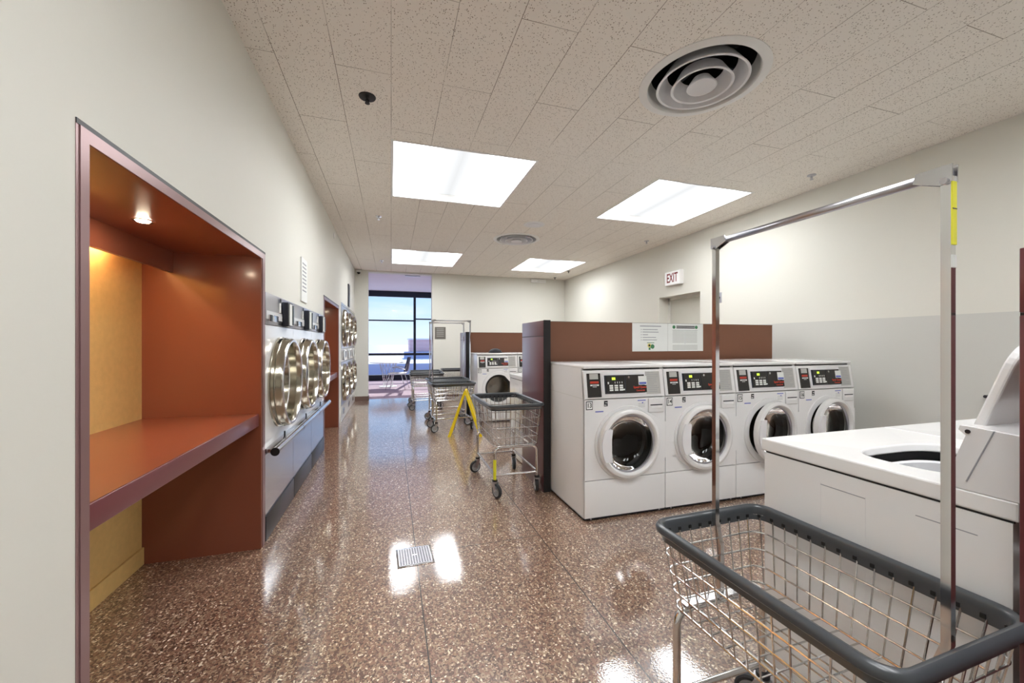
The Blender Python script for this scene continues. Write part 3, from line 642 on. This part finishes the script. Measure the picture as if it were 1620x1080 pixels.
    oc(q, -.300, -.248, .112, .120, .004, .005, INKR); oc(q, -.300, -.248, .122, .127, .004, .005, INKR); oc(q, -.300, -.248, .094, .104, .004, .006, PAPER); oc(q, -.290, -.258, .097, .100, .006, .0065, INK); oc(q, -.286, -.262, .084, .089, .004, .005, STICK)
    part(q.obj('coin_slot', con), 'charcoal coin slot plate')
    q = MB(); op(q, -.205, -.072, .045, .160, .004, .009, KICKM); op(q, -.197, -.078, .050, .154, .009, .011, PANEL); op(q, -.070, .055, .045, .160, .004, .009, PANEL)
    for i in range(3):
        for j in range(3): op(q, -.178+i*.032, -.156+i*.032, .062+j*.0135, .0725+j*.0135, .011, .014, PAPER)
    op(q, -.094, -.080, .064, .073, .011, .013, PAPER)
    for i in range(4): op(q, -.142+i*.015, -.139+i*.015, .108, .119, .011, .012, PAPER)
    op(q, -.188, -.180, .105, .118, .011, .012, PAPER); q.cyl((px_(-.05), -.011, pz_(.144)), (px_(-.05), -.016, pz_(.144)), .009, CHROME, 16, M=CS)
    op(q, .015, .070, .095, .150, .009, .0100, PAPER); op(q, .018, .066, .098, .112, .0100, .0104, INKB); op(q, -.02, .066, .047, .092, .009, .0095, PANEL)
    part(q.obj('control_panel', con), 'black keypad control panel')
    q = MB(); op(q, -.163, -.105, .128, .147, .011, .0125, PANEL); op(q, -.160, -.138, .130, .146, .0125, .013, LCD); q.obj('display', con)
    q = MB(); tx(q, 'Speed Queen', .024, px_(.022), pz_(.080), INKR, .0097, .86); tx(q, 'Commercial', .017, px_(.024), pz_(.060), INKR, .0097, .86); part(q.obj('brand_lettering', con), 'orange red lettering')
    q = MB(); os_(q, .235, .312, .02, .190, 0, .002, STICK)
    for i in range(11): os_(q, .243, .243+random.choice((.05, .06, .035, .058)), .180-i*.0145, .183-i*.0145, .002, .0025, INKG)
    part(q.obj('instruction_sticker', con), 'grey instruction sticker')
    # front panel graphics
    q = MB(); q.box(-.330, -.277, -.002, .0, .802, .864, INK); q.box(-.325, -.282, -.003, -.002, .808, .858, PAPER); q.text(num, .046, INK, facing(-.304, .833, -.0035), sx=.85); part(q.obj('number_plate', t), 'number '+num+' on a white plate')
    q = MB(); q.box(-.185, -.155, -.001, 0, .822, .862, INK); q.box(-.182, -.164, -.0014, -.001, .828, .834, PAPER); q.box(-.176, -.158, -.0014, -.001, .845, .850, PAPER); q.obj('energy_sticker', t)
    q = MB(); q.box(-.256, -.190, -.001, 0, .782, .790, INKB); q.box(.098, .168, -.001, 0, .850, .857, INKB)
    for z in (.828, .815, .803): q.box(.105, .161, -.001, 0, z, z+.004, STICK)
    q.box(.136, .146, -.001, 0, .83, .84, INKB); q.obj('small_labels', t)
    q = MB(); q.box(.186, .324, -.010, 0, .758, .868, ENAM, .006); dd = q.obj('detergent_drawer', t)
    q = MB(); q.box(.203, .308, -.0125, -.010, .812, .820, KICKM); q.add([(.203, -.0105, .812), (.308, -.0105, .812), (.300, -.016, .792), (.211, -.016, .792)], [(0, 1, 2, 3)], ENAM); q.obj('finger_grip', dd)
    if ajar > 60: pass
    return t
X0 = 1.322
gw = 'front-loading washers against the near brown partition'
specs = [('13', 0, 'white front-loading washer number 13, end of the row beside the maroon end panel'), ('14', 0, 'white front-loading washer number 14 seen behind the rack pole'),
         ('15', 6.5, 'white front-loading washer number 15 with its door slightly open'), ('16', 4.5, 'white front-loading washer number 16, last in the row by the right wall')]
for i, (n_, aj, lb) in enumerate(specs):
    w_ = front_washer(n_, aj); w_.location = (X0+WW/2+i*.686, 2.55, 0); w_['label'] = lb; w_['group'] = gw
g2 = 'front-loading washers against the far brown partition'
w_ = front_washer('21', 112); w_.location = (1.325+WW/2, 6.24, 0); w_['label'] = 'white front-loading washer of the far row with open drum, black cap on top'; w_['group'] = g2
w_ = front_washer('1', 0); w_.location = (1.325+WW/2+.686, 6.24, 0); w_['label'] = 'white front-loading washer of the far row, mostly hidden behind the maroon end panel'; w_['group'] = g2
cp = MB()
cp.lathe([(.115*math.cos(a*PI/16), .075*math.sin(a*PI/16)) for a in range(0, 9)], INK, 32, Matrix.Translation((1.69, 6.50, WH)) @ Matrix.Diagonal((1, .8, 1, 1)))
cp.lathe([(.117, 0), (.122, .006), (.117, .012)], INK, 32, Matrix.Translation((1.69, 6.50, WH)) @ Matrix.Diagonal((1, .8, 1, 1)))
cp.prism([(1.61, 6.40), (1.64, 6.37), (1.69, 6.36), (1.74, 6.37), (1.77, 6.40)], WH, WH+.01, INK, 'z')
tag(cp.obj('cap'), 'small black dome-shaped cap lying on the far washer', 'cap')

# ------------------------------------------------------------------ top-loading washers (local: front at y=0 facing -y, back at y=.64)
TW, TD, TH = .655, .62, .93
def top_washer(open_lid=True):
    t = thing('top_loading_washer', '', 'washing machine'); hw = TW/2
    q = MB()
    for s_ in (-1, 1): q.box(min(s_*hw, s_*(hw-.01)), max(s_*hw, s_*(hw-.01)), .012, TD, .012, TH-.050, ENAM)
    q.box(-hw+.01, hw-.01, .012, .022, .012, TH-.045, ENAM); q.box(-hw+.01, hw-.01, TD-.01, TD, .012, TH-.045, ENAM); q.box(-hw+.01, hw-.01, .022, TD-.01, .012, .02, ENAM)
    for s_ in (-1, 1):    # pressed ribs of the side sheets, their shade drawn as grey lines
        x = s_*(hw+.0004); a, b_ = min(x, x-s_*.002), max(x, x-s_*.002)
        q.box(a, b_, .21, .335, .828, .8305, INKG); q.box(a, b_, .45, .565, .828, .8305, INKG)
        q.box(a, b_, .21, .2115, .30, .835, ENAMG); q.box(a, b_, .335, .3365, .30, .835, ENAMG)
    q.obj('body', t); q = MB()
    for a in ((-hw+.004, -hw+.010, .014, TD), (hw-.010, hw-.004, .014, TD), (-hw+.01, hw-.01, .014, .02)): q.box(*a, TH-.0505, TH-.0455, BLACK)  # black strips paint the shadow in the gap below the deck
    q.obj('gap_shadow', t)
    q = MB(); q.box(-hw+.04, hw-.04, .05, TD-.05, 0, .012, BLACK); q.obj('feet', t)
    # deck with a round opening
    q = MB(); cy = .345
    def hole(hx_, hy_, z, n=72, e_=.62): return [(hx_*math.copysign(abs(math.cos(2*PI*i/n))**e_, math.cos(2*PI*i/n)), cy+hy_*math.copysign(abs(math.sin(2*PI*i/n))**e_, math.sin(2*PI*i/n)), z) for i in range(n)]
    hp = hole(.213, .140, TH-.004); n = 72; ox0, ox1, oy0, oy1 = -hw-.002, hw+.002, 0, TD+.01; ou = []
    for x, y, z in hp:
        dx, dy = x, y-cy; k_ = min([v for v in ((ox1/dx if dx > 1e-6 else 9e9), (ox0/dx if dx < -1e-6 else 9e9), ((oy1-cy)/dy if dy > 1e-6 else 9e9), ((oy0-cy)/dy if dy < -1e-6 else 9e9))]); ou.append((dx*k_, cy+dy*k_, TH))
    for c_ in ((ox0, oy0), (ox1, oy0), (ox1, oy1), (ox0, oy1)):
        m_ = min(range(n), key=lambda i: (ou[i][0]-c_[0])**2+(ou[i][1]-c_[1])**2); ou[m_] = (c_[0], c_[1], TH)
    lo = hole(.205, .134, TH-.030); low = [(x, y, TH-.045) for x, y, z in ou]
    q.add(ou+hp, [(i, (i+1) % n, n+(i+1) % n, n+i) for i in range(n)], ENAM, False); q.add(hp+lo, [(i, (i+1) % n, n+(i+1) % n, n+i) for i in range(n)], ENAM, True)
    q.add(ou+low, [(i, (i+1) % n, n+(i+1) % n, n+i) for i in range(n)], ENAM, False); q.add(low+lo, [(i, (i+1) % n, n+(i+1) % n, n+i) for i in range(n)], ENAM, False)
    dk = q.obj('deck', t, bevel=.005)
    q = MB(); q.box(-hw+.004, hw-.004, .006, TD+.004, TH-.0505, TH-.0455, BLACK) if False else None
    rg = lambda a, z0, b_, z1, m: q.add([(*p[:2], z0) for p in hole(*a, 0)]+[(*p[:2], z1) for p in hole(*b_, 0)], [(i, (i+1) % n, n+(i+1) % n, n+i) for i in range(n)], m, True)
    rg((.206, .135), TH-.031, (.212, .142), TH-.060, HOLE); rg((.203, .134), TH-.060, (.198, .128), TH-.066, WPLAS); rg((.198, .128), TH-.066, (.196, .126), TH-.10, WPLAS); rg((.196, .126), TH-.10, (.206, .134), TH-.112, HOLE); q.obj('splash_ring', t)  # upper near-black band paints the shadow under the deck edge
    q = MB(); rg((.206, .134), TH-.112, (.206, .134), .42, DRUM); q.add(hole(.206, .134, .42), [tuple(range(n))], DRUM); q.obj('tub', t)
    q = MB(); q.lathe([(.05, .41), (.045, .60), (.025, .72), (.001, .73)], WPLAS, 32, T(0, cy, 0))
    for a in range(4): q.box(.04, .11, -.008, .008, .41, .55, WPLAS, .004, T(0, cy, 0) @ R(a*PI/2, 'Z'))
    q.obj('agitator', t)
    # console at the back: slanted front, end caps
    pr = [(.505, TH), (.640, TH), (.640, 1.075), (.548, 1.082), (.535, 1.082), (.532, 1.072), (.545, 1.060)]
    q = MB(); q.prism(pr, -hw+.012, hw-.012, ENAM); con = q.obj('console', t, bevel=.003)
    for s_ in (-1, 1):
        q = MB(); x0_, x1_ = sorted((s_*(hw-.012), s_*(hw+.001))); q.prism(pr, x0_, x1_, ENAMG)
        q.prism([(.545, TH+.02), (.5475, TH+.02), (.5935, 1.079), (.591, 1.079)], s_*hw-.002, s_*hw+.0022, INKG)
        q.cyl((s_*(hw), .549, 1.070), (s_*(hw+.003), .549, 1.070), .005, KICKM, 12); q.obj('end_cap', con)
    q = MB(); SL = T(0, .5175, TH+.0) @ R(-math.atan2(.027, .13), 'X')
    q.box(-.22, .10, -.018, -.012, .03, .12, PANEL, 0, SL); q.box(-.20, -.12, -.019, -.018, .08, .105, LCD, 0, SL)
    for i in range(3): q.box(-.08+i*.04, -.055+i*.04, -.021, -.018, .05, .065, PAPER, 0, SL)
    part(q.obj('control_panel', con), 'dark control panel'); q = MB(); q.box(.14, .28, -.017, -.012, .03, .12, STICK, 0, SL); q.obj('instruction_sticker', con)
    # lid: flat closed plate rotated open about its hinge
    lw, ll = .275, .37
    poly = []
    def arc(cx_, cy_, r_, a0, a1, n_=8): return [(cx_+r_*math.cos(math.radians(a0+(a1-a0)*i/n_)), cy_+r_*math.sin(math.radians(a0+(a1-a0)*i/n_))) for i in range(n_+1)]
    poly = arc(-lw+.07, -ll+.07, .07, 180, 270)+arc(lw-.07, -ll+.07, .07, 270, 360)+[(lw, 0), (-lw, 0)]
    q = MB(); q.prism(poly, 0, .020, ENAM, 'z'); ip = [(x*.86, y*.86-.02) for x, y in poly]; q.prism(ip, -.012, .0, ENAM, 'z')
    q.prism([(x*.5, (y+.1)*.5-.14) for x, y in poly], -.016, -.012, STICK, 'z') if False else None
    ld = q.obj('lid', t, bevel=.005, loc=(0, .487, TH+.008))
    ld.rotation_euler = (math.radians(-108 if open_lid else 0), 0, 0)
    q = MB(); q.box(-.10, .10, -ll-.012, -ll+.002, -.004, .012, ENAM, .004); q.obj('lid_handle', ld)
    q = MB(); q.tube([(hw-.05, .60, .80), (hw-.03, .65, .82), (hw-.015, .668, .79), (hw-.02, .655, .74), (hw-.05, .62, .73)], .014, WPLAS, 10); q.obj('drain_hose', t)
    return t
gt_ = 'top-loading washers in the right foreground row'
tl = top_washer(); tl.location = (1.316+TW/2, 1.132, 0); tl.rotation_euler = (0, 0, PI)
tl['label'] = 'white top-loading washer with raised lid in the right foreground behind the basket'; tl['group'] = gt_
dup(tl, (1.316+TW/2+.662, 1.132, 0), PI, 'white top-loading washer beyond the foreground one, its top just showing', gt_)
dup(tl, (1.316+TW/2+1.324, 1.132, 0), PI, 'white top-loading washer nearest the right wall, only its back top corner showing', gt_)
gb = 'top-loading washers behind the near brown partition'
dup(tl, (1.322+TW/2, 4.42, 0), PI, 'white top-loading washer with raised lid behind the near maroon end panel', gb)
dup(tl, (1.322+TW/2+.662, 4.42, 0), PI, 'white top-loading washer hidden behind the near brown partition', gb)

# ------------------------------------------------------------------ partitions
def partition(y0, y1, xr, label, wall_y=None):
    t = thing('partition', label, 'partition', (1.25, y0, 0), 0, 'brown laminate partitions'); d_ = y1-y0; z = 1.478
    q = MB(); q.box(0, .022, .004, d_, 0, 1.338, MAROON, .002); q.box(0, .022, .004, d_, 1.344, z, MAROON, .002); q.box(.004, .024, .004, d_, 1.336, 1.346, BLACK); part(q.obj('end_panel', t), 'glossy maroon end panel')
    q = MB(); q.box(.002, .066, 0, .006, 0, z+.003, BLACK); part(q.obj('edge_strip', t), 'black edge strip')
    q = MB(); q.box(.022, xr-1.25, .115, d_-.10, 0, z-.002, BROWN); part(q.obj('panel_wall', t), 'flat brown laminate wall'); q = MB(); q.box(.022, xr-1.25, .11, d_-.095, z-.002, z, BLACK); q.obj('top_cap', t)
    return t
partition(3.165, 3.74, 3.96, 'brown laminate partition with maroon end panel behind washers 13 to 16')
partition(6.86, 7.45, 3.0, 'brown laminate partition behind the far row of washers')
t = partition(-.10, .478, 4.0, 'maroon end of the partition cut by the right picture edge')
# poster on the near partition
t = thing('poster', 'pair of white printed notices on the near brown partition above washer 13', 'poster', (2.62, 3.2795, 1.345))
q = MB(); q.box(-.415, .415, -.003, 0, -.142, .131, PAPER); q.box(-.012, -.010, -.0035, -.003, -.142, .131, STICK); q.obj('sheet', t)
q = MB(); P_ = lambda x0, x1, z0, z1, m: q.box(x0, x1, -.0042, -.0032, z0, z1, m)
P_(-.33, -.09, .098, .106, INKG)
for z, w1 in ((.066, .17), (.042, .18), (.016, .06), (-.010, .15), (-.034, .16)): P_(-.32, -.312, z, z+.006, INKG); P_(-.30, -.30+w1, z, z+.006, INKG)
P_(.09, .31, .100, .110, INK); P_(.09, .31, .084, .094, INK)
P_(.04, .35, .066, .068, INKG)
for z in [.06-i*.0115 for i in range(11)]: P_(.045, .185, z-.002, z+.002, STICK); P_(.20, .34, z-.002, z+.002, STICK)
P_(.193, .195, -.07, .066, INKG)
for z in (-.085, -.098, -.111, -.124): P_(.045, .345, z-.002, z+.003, STICK)
for x in (.06, .33): q.cyl((x, -.003, .097), (x, -.0045, .097), .017, INKGR, 20)
q.cyl((-.225, -.003, -.085), (-.225, -.0045, -.085), .020, PAPERY, 20); q.cyl((-.225, -.003, -.085), (-.225, -.0052, -.085), .011, INK, 16); q.cyl((-.19, -.003, -.095), (-.19, -.0050, -.095), .022, INKGR, 20); P_(-.25, -.17, -.062, -.056, INKGR); P_(-.232, -.212, -.128, -.10, INKGR)
q.obj('printing', t)

# ------------------------------------------------------------------ floor drain
t = thing('floor_drain', 'square perforated metal floor drain set in the terrazzo', 'drain', (.135, 2.445, 0), math.radians(2))
q = MB(); q.box(-.105, .105, -.105, .105, -.0, .004, STEEL, .0015); q.obj('frame', t)
q = MB(); q.box(-.094, .094, -.094, .094, .004, .0055, STEELB); q.obj('grate', t)
q = MB()
for i in range(12):
    for j in range(12):
        if 4 < i < 7 and 5 < j < 7: continue
        x, y = -.083+i*.0151, -.083+j*.0151; q.box(x-.005, x+.005, y-.0045, y+.0045, .0054, .0058, HOLE)
q.obj('holes', t)

# ------------------------------------------------------------------ wire laundry carts (local: long side along x)
def rrect(L_, W_, r, z, n=8, M=None):
    p = []
    for cx_, cy_, a0 in ((L_/2-r, W_/2-r, 0), (-L_/2+r, W_/2-r, 90), (-L_/2+r, -W_/2+r, 180), (L_/2-r, -W_/2+r, 270)):
        for i in range(n+1): a = math.radians(a0+90*i/n); p.append(Vector((cx_+r*math.cos(a), cy_+r*math.sin(a), z)))
    return p
def per(path, s):   # point at arc length fraction s on a closed path
    n = len(path); seg = [(path[(i+1) % n]-path[i]).length for i in range(n)]; tot = sum(seg); d_ = (s % 1)*tot
    for i in range(n):
        if d_ <= seg[i]: return path[i].lerp(path[(i+1) % n], d_/seg[i] if seg[i] else 0)
        d_ -= seg[i]
    return path[0]
def cart(L_, W_, zr, zb, rack=0.0, tagc=False, swivel=(20, -30, 160, 75), detail=True, wrad=.0025, wire=None):
    t = thing('laundry_cart', '', 'laundry cart')
    WM = wire or WIRE; BL, BW = L_-.10, W_-.10       # basket floor size
    path = rrect(L_-.02, W_-.02, .055, zr-.012, 10)
    # bumper: rounded lip outside, flat flange inside with a row of slots
    q = MB(); sect = [(-.013, .006), (-.009, .012), (0, .015), (.008, .012), (.013, .004), (.012, -.006), (.006, -.012), (-.004, -.013), (-.0065, -.036), (-.0105, -.037), (-.012, -.012)]
    q.tube(path, 0, BUMP, closed=True, sect=[(a, b_) for a, b_ in sect], up=(0, 0, 1))
    nv = int(2*(L_+W_)/.047); inner = rrect(L_-.02-.024, W_-.02-.024, .044, zr-.012-.022, 10)
    for i in range(nv):
        p = per(inner, i/nv); p2 = per(inner, i/nv+.002); a = math.atan2(p2.y-p.y, p2.x-p.x)
        q.box(-.0045, .0045, -.0012, .003, -.005, .005, HOLE, 0, T(p.x, p.y, p.z) @ R(a, 'Z'))
    rim = q.obj('rim', t); part(rim, 'dark grey vinyl bumper rim')
    # wire basket
    q = MB(); top = rrect(L_-.035, W_-.035, .05, zr-.03, 8); bot = rrect(BL, BW, .04, zb, 8)
    lev = [(.0, 0), (.27, 1), (.52, 1), (.77, 1), (1.0, 1)]
    for f_, k_ in lev:
        ringp = [a.lerp(b_, f_) for a, b_ in zip(top, bot)]
        q.tube(ringp, wrad*(1.35 if f_ in (0, 1) else 1.2), WM, 6, closed=True)
    for i in range(nv):
        a, b_ = per(top, i/nv), per(bot, i/nv); q.tube([a, b_], wrad, WM, 5)
    nx, ny = int(BL/.05), int(BW/.05)
    for i in range(1, nx): x = -BL/2+BL*i/nx; q.tube([(x, -BW/2, zb), (x, BW/2, zb)], wrad, WM, 5)
    for j in range(1, ny): y = -BW/2+BW*j/ny; q.tube([(-BL/2, y, zb-.003), (BL/2, y, zb-.003)], wrad, WM, 5)
    q.obj('wire_basket', t)
    # tubular frame: an inverted U at each end joined by low bars
    fx, fy, zl, zt, r = BL/2-.02, W_/2-.055, .175, zb-.014, .0125
    q = MB()
    for s_ in (-1, 1):
        cr_ = .05; pts = [(s_*fx, -fy, .14), (s_*fx, -fy, zt-cr_)]
        pts += [(s_*fx, -fy+cr_-cr_*math.cos(a*PI/12), zt-cr_+cr_*math.sin(a*PI/12)) for a in range(1, 7)]
        pts += [(s_*fx, fy-cr_+cr_*math.sin(a*PI/12), zt-cr_+cr_*math.cos(a*PI/12)) for a in range(0, 6)]
        pts += [(s_*fx, fy, zt-cr_), (s_*fx, fy, .14)]
        q.tube(pts, r, CHROME, 12)
        q.tube([(s_*fx, -fy, zl), (s_*fx, fy, zl)], .010, CHROME, 10); q.tube([(-fx, s_*fy, zl+.012), (fx, s_*fy, zl+.012)], .010, CHROME, 10)
        q.tube([(-fx, s_*(BW/2-.06), zt+.008), (fx, s_*(BW/2-.06), zt+.008)], .006, CHROME, 8)
        q.box(s_*fx-.014, s_*fx+.014, -BW/2+.03, BW/2-.03, zb-.004, zb+.001, STEEL)
    q.obj('frame', t)
    k_ = 0
    for sx_ in (-1, 1):
        for sy_ in (-1, 1):
            sw = math.radians(swivel[k_]); k_ += 1
            c0 = Vector((sx_*fx, sy_*fy, 0)); M = T(*c0) @ R(sw, 'Z'); wr_ = .0575
            q = MB(); q.cyl((0, 0, .128), (0, 0, .145), .022, BLACK, 20, M=M); q.cyl((0, 0, .118), (0, 0, .130), .028, STEELB, 20, M=M)
            for s2 in (-1, 1): q.prism([(-.012, .120), (.022, .120), (.045, wr_+.012), (.040, wr_-.012), (.022, wr_-.010), (-.008, .095)], s2*.019, s2*.022, STEELB, 'y', M)
            q.cyl((.03, -.024, wr_), (.03, .024, wr_), .006, STEEL, 10, M=M)
            c_ = q.obj('caster', t)
            q = MB(); Mw = M @ T(.03, 0, wr_) @ R(PI/2, 'X')
            q.lathe([(.044, -.014), (.052, -.014), (wr_, -.008), (wr_, .008), (.052, .014), (.044, .014)], TIRE, 36, Mw)
            q.lathe([(.001, -.012), (.012, -.012), (.014, -.008), (.036, -.007), (.044, -.013)], HUB, 30, Mw); q.lathe([(.001, .012), (.012, .012), (.014, .008), (.036, .007), (.044, .013)], HUB, 30, Mw)
            q.obj('wheel', c_)
    if rack:
        px = L_/2-.045; hs = .0078
        sq = [(-hs, -hs), (hs, -hs), (hs, hs), (-hs, hs)]
        for s_ in (-1, 1):
            q = MB(); q.tube([(s_*px, 0, rack-.02), (s_*px, 0, zr-.02), (s_*(px-.02), 0, zr-.09), (s_*(px-.02), 0, zb+.002)], 0, CHROME, sect=sq, up=(0, 1, 0)); q.obj('rack_post', t)
        q = MB(); q.tube([(-px, 0, rack-.012), (px, 0, rack-.012)], 0, STEELB, sect=sq, up=(0, 0, 1))
        rb = q.obj('rack_bar', t)
        for s_ in (-1, 1):
            q = MB()
            for yy in (-hs-.003, hs):
                q.prism([(s_*(px+.011), rack+.002), (s_*(px-.045), rack+.001), (s_*(px-.050), rack-.018), (s_*(px-.008), rack-.036), (s_*(px+.010), rack-.033)], yy, yy+.003, STEEL, 'y')
            q.cyl((s_*px, -.016, rack-.030), (s_*px, .016, rack-.030), .006, STEELB); part(q.obj('bracket', rb), 'bolted steel corner bracket')
    return t, dict(fx=fx, fy=fy, px=L_/2-.045)
gc = 'wire laundry carts on the washroom floor'
c1, k1 = cart(.665, .475, .70, .45, rack=1.632, swivel=(200, 160, 30, -20))
c1.location = (1.055, .787, 0); c1.rotation_euler = (0, 0, math.radians(91.5))
c1['label'] = 'wire laundry cart with tall chrome hanging rack in the right foreground'; c1['group'] = gc
q = MB(); q.box(-.3325+.045-.0098, -.3325+.045-.0078, -.0075, .0075, 1.475, 1.60, YTAG); q.box(-.3325+.045-.0102, -.3325+.045-.0098, -.0075, .0075, 1.545, 1.547, INK)
q = q.obj('yellow_tag', c1); part(q, 'yellow sticker on the rack post')
q = MB(); q.box(-.3325+.045-.0098, -.3325+.045-.0078, -.0075, .0075, 1.43, 1.455, PAPER); part(q.obj('white_tag', c1), 'white sticker on the rack post')
c2, k2 = cart(.82, .485, .77, .42, swivel=(-10, 200, 170, 110), wrad=.0032)
c2.location = (1.014, 3.535, 0); c2.rotation_euler = (0, 0, math.radians(90))
c2['label'] = 'wire laundry cart without rack beside the near maroon end panel'; c2['group'] = gc
q = MB(); q.tube([(-k2['fx'], k2['fy'], .14), (-k2['fx'], k2['fy'], .31)], .0135, YTAG, 12); part(q.obj('yellow_tag', c2), 'yellow tape wrapped round one leg')
c3, k3 = cart(.66, .46, .70, .45, rack=1.632, swivel=(190, 150, 60, 10)); c3.location = (.87, 5.95, 0); c3.rotation_euler = (0, 0, math.radians(4))
c3['label'] = 'wire cart with hanging rack in the aisle just behind the yellow sign'; c3['group'] = gc
def put(x, y, rz, lb, src=c3): return dup(src, (x, y, 0), math.radians(rz), lb, gc)
put(.89, 6.62, 5, 'wire cart with hanging rack directly behind the nearer rack cart')
c4, k4 = cart(.66, .46, .70, .45, swivel=(200, 170, 50, 20)); c4.location = (.66, 7.95, 0); c4.rotation_euler = (0, 0, math.radians(2))
c4['label'] = 'rackless wire cart standing left of the rack carts near the tall opening'; c4['group'] = gc
put(.70, 8.62, 2, 'rackless wire cart pushed behind the left one, in front of the tall opening', c4)
put(1.42, 9.06, 0, 'rackless wire cart against the far wall under the grey plaque', c4)

# ------------------------------------------------------------------ folding floor sign
t = thing('floor_sign', 'yellow folding wet floor sign standing edge-on beside the rackless cart', 'floor sign', (1.0, 5.50, 0), math.radians(-14))
AP = .615
def leafm(s_):
    q = MB(); dx = s_*.225
    for y in (-.13, .13):
        q.prism([(dx-s_*.030, 0), (dx+s_*.012, 0), (s_*.020, AP), (-s_*.010, AP)], y-.012, y+.012, YEL, 'y')
    q.prism([(dx*.75-s_*.006, AP*.25), (dx*.75+s_*.004, AP*.25), (s_*.012, AP-.005), (s_*.0, AP-.005)], -.13, .13, YEL, 'y'); return q
for s_ in (-1, 1): leafm(s_).obj('leaf', t)
q = MB(); q.cyl((0, -.14, AP), (0, .14, AP), .016, YEL, 14); q.obj('hinge', t)

# ------------------------------------------------------------------ lounge furniture
t = thing('round_table', 'small round pale table on twisted wires in the lounge beyond the opening', 'table', (-.09, 12.3, 0))
q = MB(); q.lathe([(.001, .705), (.50, .705), (.515, .712), (.515, .722), (.505, .728), (.001, .728)], TRIMW, 56); q.obj('tabletop', t)
q = MB()
for i in range(14): a = 2*PI*i/14; q.tube([(.25*math.cos(a), .25*math.sin(a), .705), (.13*math.cos(a+1.0), .13*math.sin(a+1.0), .02)], .006, CHROME, 6)
q.obj('wire_base', t); q = MB(); q.lathe([(.26, 0), (.255, .012), (.05, .022), (.001, .022)], TRIMW, 40); q.obj('base_plate', t)
t = thing('lounge_chair', 'dark-backed metal chair beside the small round lounge table', 'chair', (.20, 11.55, 0), math.radians(-15))
q = MB(); q.box(-.24, .20, -.22, .22, .43, .46, TRIMW, .012); q.obj('seat', t)
q = MB(); n_ = 10; pv = []
for zi in range(7):
    z = .50+.40*zi/6; xo = .22+.10*zi/6
    for i in range(n_+1): y = -.21+.42*i/n_; pv.append((xo-.03*abs(y/.21)**2, y*(1-.12*(zi/6)**3), z))
q.add(pv, [(r_*(n_+1)+i, r_*(n_+1)+i+1, (r_+1)*(n_+1)+i+1, (r_+1)*(n_+1)+i) for r_ in range(6) for i in range(n_)], NAVY, True)
q.add([(x+.018, y, z) for x, y, z in pv], [(r_*(n_+1)+i, r_*(n_+1)+i+1, (r_+1)*(n_+1)+i+1, (r_+1)*(n_+1)+i) for r_ in range(6) for i in range(n_)], NAVY, True); part(q.obj('backrest', t), 'dark navy backrest')
for s_ in (-1, 1):
    q = MB(); q.tube([(-.20, s_*.2, .43), (-.30, s_*.24, 0)], .010, CHROME, 8); q.obj('leg', t)
    q = MB(); q.tube([(.12, s_*.2, .43), (.24, s_*.24, 0)], .010, CHROME, 8); q.obj('leg', t)
    q = MB(); q.tube([(.19, s_*.2, .44), (.25, s_*.19, .60), (.27, s_*.17, .72)], .009, CHROME, 8); q.tube([(.23, s_*.21, .56), (.0, s_*.24, .62), (-.12, s_*.24, .61)], .012, CHROME, 8); q.obj('arm', t)
